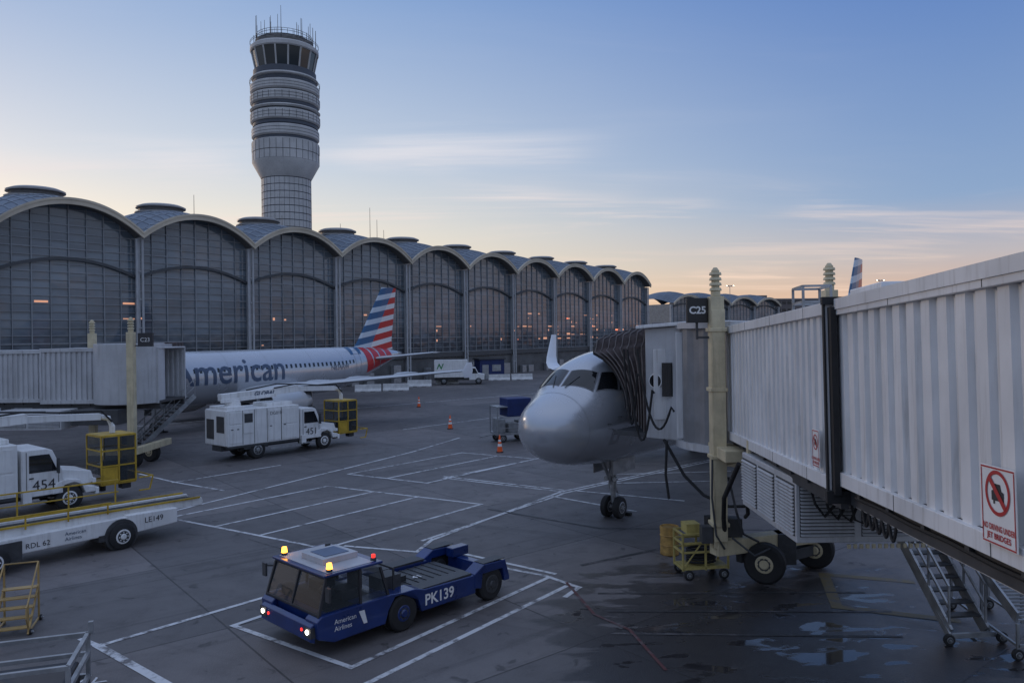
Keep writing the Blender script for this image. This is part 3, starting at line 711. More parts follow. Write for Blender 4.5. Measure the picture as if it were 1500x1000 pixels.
# cab + rotunda
u=Vector((.63,.777,0)); pz=Vector((.777,-.63,0)); N0=Vector((NX,NY,0))
def W2(s,l,z): q=N0+u*s+pz*l; return (q.x,q.y,z)
b=B(); z0,z1=3.6,7.02
b.hull8([W2(1.4,3.3,z0),W2(5.2,3.3,z0),W2(5.4,5.2,z0),W2(1.35,5.2,z0),W2(1.4,3.3,z1-.1),W2(5.2,3.3,z1-.1),W2(5.4,5.2,z1),W2(1.35,5.2,z1)])
b.done('cab_housing',bridgeg,jb,bevel=.03)
b=B()
b.beam(W2(1.33,3.9,4.2),W2(1.33,3.9,6.3),.5,.04); b.beam(W2(1.33,4.75,3.7),W2(1.33,4.75,6.8),.7,.03)
b.hull8([W2(1.2,3.1,z1-.1),W2(5.3,3.1,z1-.1),W2(5.5,5.3,z1+.02),W2(1.15,5.3,z1+.02),W2(1.2,3.1,z1),W2(5.3,3.1,z1),W2(5.5,5.3,z1+.12),W2(1.15,5.3,z1+.12)])
b.done('cab_panels',bridgew,jb,bevel=.015)
b=B(); c1=Vector(W2(1.3,3.72,5.35)); b.cyl(c1,c1-u*.06,.24,.22,24); b.done('convex_mirror',signw,jb,smooth='auto')
b=B(); b.cyl(c1-u*.06,c1-u*.065,.19,.19,24); b.beam(W2(1.28,4.1,4.9),W2(1.28,4.1,5.9),.32,.02); b.done('cab_window',glass,jb)
b=B(); cx,cy,_=W2(2.6,6.0,0); n=56
prof=[]
for zz in (3.65,6.9):
    prof.append([(cx+(1.95+(.06 if (i//2)%2 else 0))*math.cos(2*math.pi*i/n),cy+(1.95+(.06 if (i//2)%2 else 0))*math.sin(2*math.pi*i/n),zz) for i in range(n)])
b.loft(prof); b.done('rotunda_curtain',M_('curtain_slats',(.2,.205,.215),.5,.1,.15),jb)
b=B(); b.rev(cx,cy,[(2.08,6.9),(2.08,7.08)],48); b.rev(cx,cy,[(2.08,3.45),(2.08,3.65)],48); b.done('rotunda_rings',bridgeg,jb,smooth='auto')
b=B(); K=8
def canopy(t,v,off):
    pts=[(0,0),(0,.55),(.02,.85),(.15,1.0),(.85,1.0),(.98,.85),(1,.55),(1,0)]
    x=v*(len(pts)-1); i=min(int(x),len(pts)-2); fq=x-i
    a=pts[i][0]+(pts[i+1][0]-pts[i][0])*fq; h=pts[i][1]+(pts[i+1][1]-pts[i][1])*fq
    s=(1.5+a*3.6)*(1-t)+(2.75+a*3.4)*t
    top=6.88*(1-t)+(ZA+2.28)*t; z=(3.75*(1-t)+4.35*t)+(top-(3.75*(1-t)+4.35*t))*h
    zr=(z-ZA)/2.07; wdt=1.95*math.sqrt(max(0,1-zr*zr)) if abs(zr)<1 else .2
    latc=min(1.93,max(.55,wdt))+.02
    lat=3.35*(1-t)+latc*t
    s+=off*(-1 if a<.5 else 1)*(1 if h<.95 else 0); z+=off if h>.9 else 0
    return W2(s,lat,z)
nv=28
rings=[[b.v(canopy(k/(2*K),j/nv,.22 if k%2 else 0)) for j in range(nv+1)] for k in range(2*K+1)]
for k in range(2*K):
    for j in range(nv): b.bm.faces.new([rings[k][j],rings[k+1][j],rings[k+1][j+1],rings[k][j+1]])
b.done('bellows_canopy',brown,jb)
b=B()
for k in range(1,2*K,2): b.tube([canopy(k/(2*K),j/nv,.235) for j in range(nv+1)],.022,5)
b.done('canopy_ribs',M_('rib_grey',(.15,.13,.125),.6,.1,.2),jb)
b=B(); b.tube([canopy(1.0,j/nv,.06) for j in range(nv+1)],.12,8); b.done('canopy_bumper',black,jb)
b=B(); b.hull8([W2(1.5,2.1,3.6),W2(5.1,2.1,3.6),W2(5.1,3.3,3.6),W2(1.5,3.3,3.6),W2(1.5,2.1,3.75),W2(5.1,2.1,3.75),W2(5.1,3.3,3.75),W2(1.5,3.3,3.75)]); b.done('cab_floor',dgrey,jb)
b=B()
for k,(l0,dz,ls) in enumerate(((2.7,1.9,.5),(2.9,2.1,.9),(3.3,1.4,1.2))):
    pts=[W2(1.15-.12*k,l0+ls*t,6.3-dz*math.sin(math.pi*min(1,t*1.1))**.8-.5*k*t-.8*t) for t in [i/14 for i in range(15)]]; b.tube(pts,.035,6)
b.tube([W2(1.2,4.1,3.6),W2(1.1,4.1,2.6),W2(1.1,4.2,1.9)],.04,6)
b.tube([W2(1.4,3.9,3.6),W2(1.3,4.6,2.6),W2(1.3,5.2,2.1),W2(1.2,6.0,1.9),W2(1.1,6.6,2.0)],.045,6)
b.done('hanging_cables',black,jb)
b=B(); b.beam(W2(2.2,5.2,3.1),W2(2.2,6.6,3.1),.2,.5); b.beam(W2(4.2,4.2,3.3),W2(3,7,3.4),.4,.35); b.box(5.4,6.6,19.6,21.4,3.45,3.75); b.done('cab_support',cream,jb,bevel=.02)
gs=empty('gate_sign'); b=B(); b.box(4.74,5.3,20.75,20.9,7.05,7.72); b.done('sign_box',M_('sign_black',(.02,.02,.02),.4),gs,bevel=.01); text('C25',.27,signw,gs,T(5.02,20.74,7.3)@RX(90),'sign_text',align='CENTER',bold=.008)
b=B(); b.beam((5.02,20.85,6.6),(5.02,20.85,7.05),.06,.06); b.beam((5.0,20.85,6.65),(5.4,20.75,6.65),.06,.06); b.done('bracket',dgrey,gs)
uc=empty('hose_cart',(5.2,21.5,0),8); b=B()
for x in (-.65,0,.65):
    for y in (-.35,.35): b.beam((x,y,.25),(x,y,1.25),.05,.05)
for z in (.3,.75,1.0,1.25):
    for y in (-.35,.35): b.beam((-.65,y,z),(.65,y,z),.05,.05)
    for x in (-.65,.65): b.beam((x,-.35,z),(x,.35,z),.05,.05)
b.box(-.6,.6,-.32,.32,.3,.34); b.beam((-.65,-.35,.3),(0,-.35,1.15),.03,.03); b.box(-.5,-.1,-.25,.2,1.25,1.5); b.done('frame',M_('cart_yellow',(.44,.36,.12),.5,0,.15,3,streak=.5),uc)
b=B()
for k in range(5): b.tube([(.4*math.cos(t),.25*math.sin(t),.42+k*.08) for t in [i*math.pi/8 for i in range(17)]],.035,6)
b.box(.15,.5,-.2,.1,1.25,1.65); b.done('coiled_hose',black,uc); wheels(uc,[(x,y,.14) for x in (-.5,.5) for y in (-.4,.4)],.14,.08)
bb=empty('barrel',(4.75,23.6,0)); b=B(); b.rev(0,0,[(.27,0),(.29,.03),(.28,.28),(.3,.3),(.28,.32),(.28,.58),(.3,.6),(.28,.62),(.29,.86),(.26,.86),(.26,.83)],28); b.done('drum',rust,bb,smooth='auto')
# ---- second jet bridge
j2=empty('jet_bridge')
M2=T(-36,43.6,3.35)@RZ(-90-3)@T(-3,0,0)
tunnel(j2,M2,0,10,2.9,2.95,.3,bridgeg,'inner_tunnel'); 
M3=T(-36,43.45,3.28)@RZ(-93)@T(-3.15,0,0); tunnel(j2,M3,9.6,16.4,3.2,3.1,.3,bridgeg,'outer_tunnel')
b=B(); column(b,-19.75,39.8,.9,7.2,.36); column(b,-24.0,43.9,.9,7.2,.36); b.beam((-22,39.8,1),(-19.7,39.8,1),.3,.3); b.beam((-19.75,39.8,1),(-19.75,44,1),.35,.35); b.done('lift_columns',cream,j2,bevel=.02)
wheels(j2,[(-20.3,41,.54),(-20.3,43,.54)],.54,.36,'bogie_wheel',cream,(.3,1,0),.44)
louvres(j2,-27.5,-23.9,40.6,42.2,2.1,3.1); 
b=B(); b.box(-23.5,-21,40.8,42.4,2.3,3.1); b.box(-33,-28,40.8,42.2,2.4,3.0); b.done('equipment_boxes',dgrey,j2,bevel=.02)
MC=T(-22.2,44.2,0)@RZ(12)
b=B(MC); b.rev(.5,-1.3,[(1.8,3.3),(1.8,6.6)],32); b.box(-1.3,1.3,0,5.6,3.3,6.5); b.done('cab_housing',bridgeg,j2,bevel=.03)
b=B(MC); b.box(1.31,1.35,.6,1.9,4.4,5.8); b.box(1.31,1.35,2.5,4.3,4.4,5.8); b.done('cab_windows',glass,j2)
b=B(MC)
for k in range(6): b.box(-1.5+.04*(k%2),1.5-.04*(k%2),5.6+k*.45,6.0+k*.45,3.4,6.6)
b.done('bellows_canopy',brown,j2)
stairs(j2,(-19.9,46.8,3.4),(-22.3,43.8,.2),1.0,(.78,-.62,0),mgrey,dgrey,n=16,tag='service_stair')
g2=empty('gate_sign'); b=B(); b.box(-19.3,-18.55,39.6,39.75,6.45,7.15); b.done('sign_box',txtd,g2); text('C23',.3,signw,g2,T(-18.92,39.59,6.7)@RX(90),'sign_text',align='CENTER')
b=B(); b.beam((-19.5,39.7,6.5),(-19.2,39.7,6.5),.06,.06); b.done('bracket',dgrey,g2)
# ---------------- deicing trucks
gm,gt,gp=newmat('cab_clear_glass'); 
gp.inputs['Base Color'].default_value=(.05,.06,.065,1); gp.inputs['Roughness'].default_value=.04; gp.inputs['Alpha'].default_value=.5
def deicer(num,x,y,rz):
    e=empty('deicing_truck',(x,y,0),rz)
    b=B()
    b.box(0,4.55,.05,2.45,.85,2.85); b.box(.1,1.25,.3,2.2,2.85,3.02); b.box(2.7,4.4,.5,2.0,2.85,3.05)
    b.done('tank_body',white,e,bevel=.03)
    b=B()
    b.box(-.06,0,.1,2.4,.9,2.8)
    for xa,xb,za,zb in ((.12,.85,1.0,2.0),(.12,.85,2.08,2.72),(.95,1.55,1.5,2.7),(2.5,3.3,.95,2.7),(3.38,4.4,.95,1.75),(3.38,4.4,1.83,2.7)):
        b.box(xa,xb,.02,.05,za,zb)
    b.box(4.7,5.0,.0,.3,.5,1.0)
    b.done('locker_doors',white,e,bevel=.008)
    b=B()
    for xa in (.2,.55,2.6,3.5): 
        b.box(xa,xa+.12,.0,.02,1.75,1.8)
    for xa in (.9,1.62,2.42,3.34): b.box(xa,xa+.02,.035,.05,.9,2.8)
    b.box(1.0,1.5,.0,.02,2.1,2.6); b.box(-.08,-.06,.3,1.1,1.6,2.5); b.box(-.08,-.06,1.4,2.2,1.2,2.3)
    b.box(0,7.0,.75,1.75,.55,.85); b.box(1.0,2.5,.1,2.4,.6,.85); b.box(6.9,7.42,.9,1.6,.5,.7)
    b.box(.02,4.5,.045,.3,.74,.84)
    b.done('chassis_and_vents',dgrey,e)
    b=B(); b.prism([(4.68,.75),(6.15,.75),(6.15,1.62),(5.78,2.5),(5.6,2.58),(4.68,2.58)],.12,2.38)
    b.prism([(6.15,.95),(7.3,.95),(7.38,1.15),(7.3,1.45),(6.15,1.66)],.38,2.12)
    for ya,yb in ((.08,.5),(2.0,2.42)): b.prism([(5.75,.95),(5.95,1.2),(6.3,1.28),(6.75,1.2),(7.05,.9),(7.35,.85),(7.35,.62),(6.98,.62),(6.85,.98),(6.55,1.12),(6.2,1.05),(5.98,.75),(5.75,.75)],ya,yb)
    b.box(7.35,7.5,.1,2.4,.5,.78)
    b.done('cab',white,e,bevel=.03)
    b=B()
    b.f([(6.165,.3,1.68),(6.165,2.2,1.68),(5.815,2.15,2.44),(5.815,.35,2.44)])
    for yy in (.108,2.392): b.f([(4.95,yy,1.68),(5.95,yy,1.68),(5.66,yy,2.36),(4.95,yy,2.36)])
    b.done('cab_glass',glass,e,recalc=False)
    b=B(); b.box(7.36,7.4,.8,1.7,.95,1.35); b.beam((5.9,-.12,1.6),(5.9,-.12,2.2),.06,.2); b.beam((5.9,-.1,1.7),(5.8,.12,1.7),.03,.03); b.beam((5.9,2.62,1.6),(5.9,2.62,2.2),.06,.2)
    b.box(4.85,4.865,.1,.118,.85,2.5); b.box(5.98,5.995,.1,.118,.95,1.66); b.box(4.95,5.1,.09,.118,1.45,1.5); b.done('grille_and_mirrors',dgrey,e)
    b=B()
    for yy in (.3,2.2): b.box(7.3,7.41,yy-.12,yy+.12,.98,1.15)
    b.done('headlamps',signw,e)
    wheels(e,[(6.4,.28,.5),(6.4,2.22,.5)],.5,.28,'front_wheel',white)
    wheels(e,[(1.85,.32,.5),(1.85,2.18,.5)],.5,.5,'rear_wheel',mgrey)
    b=B(); b.cyl((1.0,1.25,3.0),(1.0,1.25,3.35),.45,.4,20); b.beam((.2,1.25,3.5),(5.2,1.25,3.72),.42,.38); b.beam((4.2,1.25,3.73),(8.0,1.25,3.55),.3,.28)
    b.beam((.1,.95,3.3),(3.6,.95,3.45),.1,.2)
    b.tube([(8.0,1.25,3.55),(8.35,1.25,3.45),(8.5,1.25,3.1),(8.5,1.25,2.8)],.12,10)
    b.done('boom',white,e,bevel=.02)
    b=B(); b.tube([(3.5,1.0,3.85),(5,1.0,4.0),(6.5,1.05,3.85),(8.0,1.1,3.8),(8.45,1.1,3.3)],.04,6); b.tube([(2,1.5,3.8),(4,1.5,4.05),(6,1.5,3.9)],.04,6); b.done('boom_hoses',black,e)
    b=B()
    for xx in (7.75,8.45,9.15):
        for yy in (.5,2.0): b.beam((xx,yy,.75),(xx,yy,2.75),.06,.06)
    for z in (.8,1.5,2.15,2.75):
        for yy in (.5,2.0): b.beam((7.75,yy,z),(9.15,yy,z),.06,.06)
        for xx in (7.75,9.15): b.beam((xx,.5,z),(xx,2.0,z),.06,.06)
    b.box(7.75,9.15,.5,2,.7,.78); b.box(7.8,8.4,.48,.52,.82,1.45); b.box(9.13,9.17,.55,1.95,.82,1.1); b.box(7.75,9.15,.5,2,2.75,2.8)
    b.beam((9.15,.2,.9),(9.75,.2,.9),.05,.05); b.beam((9.75,.2,.9),(9.75,2.3,.9),.05,.05); b.beam((9.75,2.3,.9),(9.15,2.3,.9),.05,.05); b.beam((9.75,.2,.9),(9.6,.2,.35),.05,.05); b.beam((9.15,.2,.35),(9.6,.2,.35),.05,.05)
    b.done('operator_basket',yellow,e)
    b=B(); b.box(8.0,8.9,.7,1.2,.78,1.7); b.box(8.6,8.95,1.2,1.7,.78,1.5); b.cyl((8.2,1.6,.3),(8.2,1.6,.7),.14,None,10); b.box(8.6,9.0,.6,1.0,.45,.7); b.done('basket_controls',txtd,e,bevel=.04)
    b=B(); b.box(7.84,8.4,.495,.503,1.55,2.7); b.box(8.5,9.1,.495,.503,.85,2.7); b.box(9.152,9.16,.58,1.92,1.15,2.7); b.box(7.74,7.75,.58,1.92,1.15,2.7); b.done('basket_glass',gm,e)
    Mr=lambda x,z,y=-.005: basis((x,y,z),(1,0,0),(0,0,1))
    text(num,.55,txtd,e,Mr(5.05,1.0,.1),'fleet_number'); text('DG010',.26,txtd,e,Mr(2.6,2.4,.015),'fleet_code'); text('GLOBAL',.36,navytxt,e,Mr(2.2,3.47,1.02),'boom_lettering',shear=.3,bold=.01)
    b=B(); b.beam((2.55,-.02,.5),(4.6,-.02,.5),.05,.12); b.beam((4.75,-.02,.55),(5.5,-.02,.55),.3,.05); b.done('steps',mgrey,e)
rzT=math.degrees(math.atan2(.76,.65))
deicer('451',-15.6,42.0,rzT)
deicer('454',-21.9,25.9,rzT)
# ---------------- belt loader
bl=empty('belt_loader',(-15.9,21.1,0),math.degrees(math.atan2(.79,.62)))
b=B(); b.box(-.5,6.5,.05,2.0,.5,1.0); b.prism([(5.2,.42),(6.9,.5),(6.9,1.0),(5.2,1.05)],.0,2.05); b.done('chassis',white,bl,bevel=.03)
b=B()
for ya in (.35,1.35): b.prism([(-1.5,1.0),(8.0,.86),(8.05,.98),(8.0,1.12),(-1.5,1.33)],ya,ya+.1)
b.done('conveyor_sides',white,bl,bevel=.01)
b=B(); b.prism([(-1.4,1.1),(7.95,.95),(8.0,1.0),(7.95,1.05),(-1.4,1.24)],.45,1.35); b.done('belt',black,bl)
b=B(); b.beam((-1.5,.28,1.65),(4.8,.28,1.5),.05,.05)
for k in range(6): b.beam((-1.3+k*1.2,.28,1.15),(-1.3+k*1.2,.28,1.63-k*.028),.04,.04)
b.beam((-1.5,.3,1.36),(7.9,.3,1.15),.06,.06); b.beam((-1.5,1.5,1.36),(7.9,1.5,1.15),.06,.06)
for k in range(4): b.beam((1+k*1.5,1.5,1.25),(1+k*1.5,1.5,2.1-k*.03),.04,.04)
b.beam((-1,1.5,2.15),(5.6,1.5,2.0),.045,.045); b.beam((-1,1.5,1.75),(5.6,1.5,1.6),.035,.035)
b.done('hand_rails',yellow,bl)
b=B(); b.box(.9,2.1,-.02,.05,.35,.9); b.box(4.3,5.1,.02,2.0,.35,.55); b.box(1.6,2.0,1.5,2,1.0,1.9); b.box(1.2,1.4,.5,.9,1.3,1.7); b.cyl((5.0,-.01,.45),(5.0,.3,.45),.52,None,24); b.tube([(0,.2,1.5),(.3,0,1.9),(.6,.1,1.6),(.5,.1,1.2)],.04,6); b.done('wheel_arches',dgrey,bl)
wheels(bl,[(1.35,.0,.42),(1.35,1.95,.42),(5.0,.0,.42),(5.0,1.95,.42)],.42,.25,'wheel',white)
b=B(); b.box(6.88,6.95,.4,.6,.6,.75); b.box(6.88,6.95,1.5,1.7,.6,.75); b.box(8.0,8.06,.5,.6,.93,1.05); b.done('reflectors',red,bl)
Mr=lambda x,z,y: basis((x,y,z),(1,0,0),(0,0,1))
text('LE149',.26,txtd,bl,Mr(5.75,.7,-.012),'fleet_number'); text('American\nAirlines',.16,navytxt,bl,Mr(3.3,.78,.035),'lettering'); text('RDL 62',.22,txtd,bl,Mr(2.2,.62,.035),'lettering')
# ---------------- pushback tug
tg=empty('pushback_tug',(-1.05,20.95,0),math.degrees(math.atan2(-.714,-.70))); tg.scale=(.955,.955,1.0)
sidep=[(1.2,.32),(3.0,.32),(3.1,.6),(3.3,.86),(3.8,.86),(4.0,.6),(4.1,.32),(5.5,.30),(5.9,.45),(5.94,.82),(5.8,.92),(3.9,.94),(3.6,.9),(3.2,.9),(2.9,.82),(1.2,.78)]
b=B()
b.prism(sidep,.75,1.25); b.prism(sidep,-1.25,-.75)
b.box(3.4,5.78,-.75,.75,.32,.9); b.box(.9,3.4,-.74,.74,.45,.68)
fen=[(-.05,.5),(.1,.95),(.9,.98),(1.25,.8),(1.25,.45),(1.0,.4),(.95,.75),(.2,.75),(.15,.4),(-.05,.4)]
b.prism(fen,.85,1.27); b.prism(fen,-1.27,-.85)
b.prism([(5.9,.35),(6.02,.4),(6.02,.72),(5.9,.78)],-1.12,1.12)
b.done('body',blue,tg,bevel=.025)
b=B(); b.box(1.3,3.6,.76,1.2,.79,.84); b.box(1.3,3.6,-1.2,-.76,.79,.84); b.box(1.0,3.3,-.7,.7,.685,.72)
for k in range(9): b.box(1.2+k*.25,1.22+k*.25,-.7,.7,.72,.74)
b.box(2.6,3.2,-.6,.1,.72,.86)
b.box(.1,.9,.88,1.24,.985,1.0); b.box(.1,.9,-1.24,-.88,.985,1.0)
b.done('deck_plates',dgrey,tg)
b=B(); b.box(.1,.35,-.85,.85,.35,.75); b.box(-.2,.1,.55,.85,.3,.6); b.box(-.2,.1,-.85,-.55,.3,.6); b.cyl((.2,-.9,.45),(.2,.9,.45),.12,None,12); b.box(-.1,.5,-.75,-.45,.75,1.0); b.done('cradle_arms',blue,tg,bevel=.02)
zr=1.68
pil=[(5.84,1.16,.88,5.6,1.1,zr),(5.84,-1.16,.88,5.6,-1.1,zr),(4.75,1.18,.88,4.72,1.12,zr),(4.75,-1.18,.88,4.72,-1.12,zr),(3.95,1.18,.88,4.15,1.12,1.6),(3.95,-1.18,.88,4.15,-1.12,1.6),(5.84,0,.9,5.6,0,zr)]
b=B()
for p in pil: b.beam(p[:3],p[3:],.06,.06)
b.beam((5.83,-1.16,.92),(5.83,1.16,.92),.06,.06); b.beam((5.6,-1.1,zr-.02),(5.6,1.1,zr-.02),.07,.07)
b.done('cab_frame',txtd,tg,bevel=.01)
b=B(); b.box(4.1,5.68,-1.18,1.18,zr,zr+.06); b.done('cab_roof',blue,tg,bevel=.02)
b=B(); b.f([(5.83,-1.12,.95),(5.83,1.12,.95),(5.59,1.07,zr-.03),(5.59,-1.07,zr-.03)])
for s in (1,-1):
    b.f([(5.78,s*1.165,.95),(4.79,s*1.18,.95),(4.76,s*1.12,zr-.03),(5.57,s*1.105,zr-.03)]); b.f([(4.7,s*1.18,.95),(4.02,s*1.18,.95),(4.2,s*1.12,zr-.08),(4.68,s*1.12,zr-.03)])
b.f([(3.97,-1.1,.95),(3.97,1.1,.95),(4.14,1.05,1.57),(4.14,-1.05,1.57)])
b.done('cab_glass',gm,tg,recalc=False)
b=B(); b.box(4.2,5.6,-1.1,1.1,.905,.93); b.box(4.5,4.95,.25,.75,.93,1.15); b.box(4.4,4.5,.25,.75,1.1,1.5); b.box(4.5,4.95,-.75,-.25,.93,1.15); b.box(4.4,4.5,-.75,-.25,1.1,1.5); b.box(5.35,5.6,-.9,.9,.93,1.12); b.cyl((5.3,.5,1.1),(5.15,.5,1.22),.18,.18,16); b.done('cab_interior',txtd,tg,bevel=.03)
b=B(); b.box(4.35,5.3,-.45,.5,zr+.07,zr+.2); b.box(4.3,5.55,-1.08,1.08,zr+.061,zr+.069); b.done('roof_air_conditioner',M_('roof_white',(.42,.43,.45),.5),tg,bevel=.03)
b=B(); b.box(4.5,5.15,-.3,.35,zr+.2,zr+.215); b.done('roof_vent',M_('vent_blue',(.10,.14,.22),.5),tg)
b=B()
for p in ((5.45,1.0),(5.45,-1.0),(4.25,1.0),(4.3,-.9)): b.cyl((p[0],p[1],zr+.06),(p[0],p[1],zr+.13),.07,None,12)
b.box(5.87,6.03,.85,1.14,.48,.7); b.box(5.87,6.03,-1.14,-.85,.48,.7); b.beam((5.6,1.2,1.5),(5.75,1.4,1.5),.04,.04); b.beam((5.75,1.42,1.25),(5.75,1.42,1.55),.05,.16)
b.beam((5.6,-1.2,1.5),(5.75,-1.4,1.5),.04,.04); b.beam((5.75,-1.42,1.25),(5.75,-1.42,1.55),.05,.16)
b.box(3.3,3.9,.3,.8,.9,1.2); b.beam((3.6,-.6,.9),(3.6,-.6,1.5),.04,.04); b.beam((3.6,.9,.9),(3.6,.9,1.4),.04,.04); b.beam((3.6,-.6,1.4),(3.6,.9,1.4),.04,.04)
b.done('fittings',dgrey,tg)
b=B()
for p in ((5.45,1.0),(5.45,-1.0)): b.cyl((p[0],p[1],zr+.13),(p[0],p[1],zr+.25),.07,.055,14)
b.done('beacons',lamp_a,tg)
b=B(); b.cyl((6.03,1.0,.6),(6.05,1.0,.6),.05,None,14); b.cyl((6.03,-1.0,.6),(6.05,-1.0,.6),.05,None,14); b.done('headlights',lamp_w,tg)
b=B(); b.cyl((4.25,1.0,zr+.13),(4.25,1.0,zr+.2),.045,None,12); b.cyl((6.02,.75,.6),(6.035,.75,.6),.035,None,10); b.cyl((6.02,-.75,.6),(6.035,-.75,.6),.035,None,10); b.done('red_lamps',lamp_r,tg)
b=B(); b.cyl((3.55,.7,.43),(3.55,1.0,.43),.47,None,24); b.cyl((3.55,-.7,.43),(3.55,-1.0,.43),.47,None,24); b.done('wheel_wells',black,tg)
wheels(tg,[(3.55,1.1,.42),(3.55,-1.1,.42)],.42,.28,'front_wheel',blue,hr=.45); wheels(tg,[(.6,1.08,.42),(.6,-1.08,.42)],.42,.34,'rear_wheel',dgrey)
Ml=lambda x,z,y: basis((x,y,z),(-1,0,0),(0,0,1))
text('PK139',.36,txtw,tg,Ml(2.92,.45,1.262),'fleet_number',bold=.008); text('American\nAirlines',.15,txtw,tg,Ml(5.5,.68,1.262),'lettering')
b=B(); b.f([(4.85,1.262,.8),(4.7,1.262,.8),(4.62,1.262,.5),(4.72,1.262,.5)]); b.done('logo',txtw,tg,recalc=False)
text('41',.3,txtw,tg,T(2.4,.2,.75)@RZ(180),'deck_number')
# ---------------- box truck
bt=empty('box_truck',(-10.8,106,0),4)
b=B(); b.box(0,4.6,0,2.4,1.0,3.4); b.done('cargo_box',white,bt,bevel=.03)
b=B(); b.prism([(4.8,.6),(6.9,.6),(6.95,1.35),(6.1,1.5),(5.7,2.3),(4.8,2.35)],.1,2.3); b.done('cab',white,bt,bevel=.04)
b=B(); b.f([(4.95,.09,1.5),(6.0,.09,1.5),(5.65,.09,2.2),(4.95,.09,2.2)]); b.f([(6.11,.2,1.52),(6.11,2.2,1.52),(5.72,2.2,2.26),(5.72,.2,2.26)]); b.done('cab_glass',glass,bt,recalc=False)
b=B(); b.box(0,6.5,.5,1.9,.6,.99); b.box(6.95,7.02,.4,2,.65,1.2); b.done('chassis',dgrey,bt); wheels(bt,[(1.3,.2,.45),(1.3,2.2,.45),(6.1,.2,.45),(6.1,2.2,.45)],.45,.25)
text('N',1.0,M_('logo_green',(.05,.25,.09),.5),bt,basis((.3,-.01,2.2),(1,0,0),(0,0,1)),'logo',shear=.4,bold=.03)
k=empty('utility_shed',(-5,118,0),20); b=B(); b.box(0,4,0,3,0,3); b.done('walls',bluet,k,bevel=.05); b=B(); b.box(-.2,4.2,-.2,3.2,3,3.2); b.done('roof',dgrey,k)
b=B(); b.box(.4,1.4,-.04,-.005,0,2.2); b.box(2,3.4,-.04,-.005,1.2,2.2); b.done('door_and_window',mgrey,k)
def barrier(x,y,rz,Lb=3.2):
    e=empty('concrete_barrier',(x,y,0),rz); b=B(RZ(90)); b.prism([(-.35,0),(.35,0),(.35,.12),(.15,.4),(.1,.9),(-.1,.9),(-.15,.4),(-.35,.12)],-Lb/2,Lb/2); b.done('wall_block',M_('barrier_white',(.6,.6,.59),.7,0,.15,2),e,bevel=.02)
    b=B(); b.box(-.9,-.3,-.36,-.2,0,.05); b.box(.3,.9,-.36,-.2,0,.05); b.done('foot_slots',dgrey,e)
for x,y,r in ((-14.6,96,5),(-17.9,95,8),(-9.2,108,5),(-2.0,115,6),(1.4,115.6,10),(-12.5,103,5)): barrier(x,y,r)
def cone(x,y):
    e=empty('traffic_cone',(x,y,0)); b=B(); b.box(-.2,.2,-.2,.2,0,.05); b.done('base',black,e,bevel=.01)
    b=B(); b.rev(0,0,[(.16,.05),(.13,.35)],20); b.rev(0,0,[(.11,.5),(.085,.62)],20); b.rev(0,0,[(.07,.74),(.035,.98),(.02,1.0)],20); b.done('cone_body',orange,e,smooth='auto')
    b=B(); b.rev(0,0,[(.13,.35),(.11,.5)],20); b.rev(0,0,[(.085,.62),(.07,.74)],20); b.done('reflective_collar',signw,e,smooth='auto')
for p in ((-.8,44.5),(-4.6,56),(-9.0,73.5)): cone(*p)
bc=empty('baggage_cart',(-1.0,48.3,0),22); b=B(); b.box(0,2.3,0,1.4,.45,.6)
for x in (.03,2.27):
    for y in (.03,1.37): b.beam((x,y,.6),(x,y,2.2),.06,.06)
b.box(0,2.3,0,1.4,2.2,2.26); b.beam((0,.7,.45),(-.9,.7,.35),.07,.07)
for z in (.9,1.2): b.beam((0,0,z),(2.3,0,z),.04,.04)
b.done('frame',mgrey,bc); b=B(); b.box(.7,2.33,-.03,1.43,1.6,2.75); b.done('blue_container',bluet,bc,bevel=.05); b=B(); b.box(.1,.6,.1,1.2,.6,1.5); b.box(.8,1.5,.1,1.2,.6,1.2); b.box(1.6,2.1,.1,1.2,.6,1.3); b.done('luggage',mgrey,bc,bevel=.05)
wheels(bc,[(.4,.1,.25),(1.9,.1,.25),(.4,1.3,.25),(1.9,1.3,.25)],.25,.16)
# ---------------- small yellow stairs, rail rack
ms=empty('maintenance_steps',(-12.0,17.6,0),20); ms.scale=(.8,.8,.62); b=B()
for k in range(5): b.box(0,.9,.25*k-.05,.25*k+.22,.28*(k+1)-.04,.28*(k+1))
for x in (0,.9):
    b.beam((x,-.1,.05),(x,1.3,1.45),.05,.08); b.beam((x,1.25,0),(x,1.25,2.3),.05,.05); b.beam((x,-.05,.1),(x,-.05,1.2),.04,.04); b.beam((x,-.05,1.2),(x,1.25,2.3),.04,.04)
    b.beam((x,1.25,.1),(x,-.1,.1),.05,.05); b.tube([(x,-.05,1.2),(x,-.25,1.1),(x,-.3,.7),(x,-.1,.3)],.02,6)
b.beam((0,1.25,2.3),(.9,1.25,2.3),.04,.04); b.beam((0,1.25,.9),(.9,1.25,.9),.04,.04)
b.done('steps_and_rails',gold,ms); wheels(ms,[(x,y,.1) for x in (-.05,.95) for y in (0,1.25)],.1,.06,ax=(1,0,0))
cr=empty('tow_bar_rack',(-7.75,13.9,0),198); b=B()
for x in (0,1.5,3.0):
    for y in (0,1.5): b.beam((x,y,.1),(x,y,1.5),.07,.07)
for z in (.3,.75,1.15,1.5):
    for y in (0,1.5): b.beam((0,y,z),(3,y,z),.07,.07)
    for x in (0,3): b.beam((x,0,z),(x,1.5,z),.07,.07)
b.box(0,3,0,1.5,.28,.31); b.beam((-.05,0,1.5),(-.05,0,1.72),.08,.08)
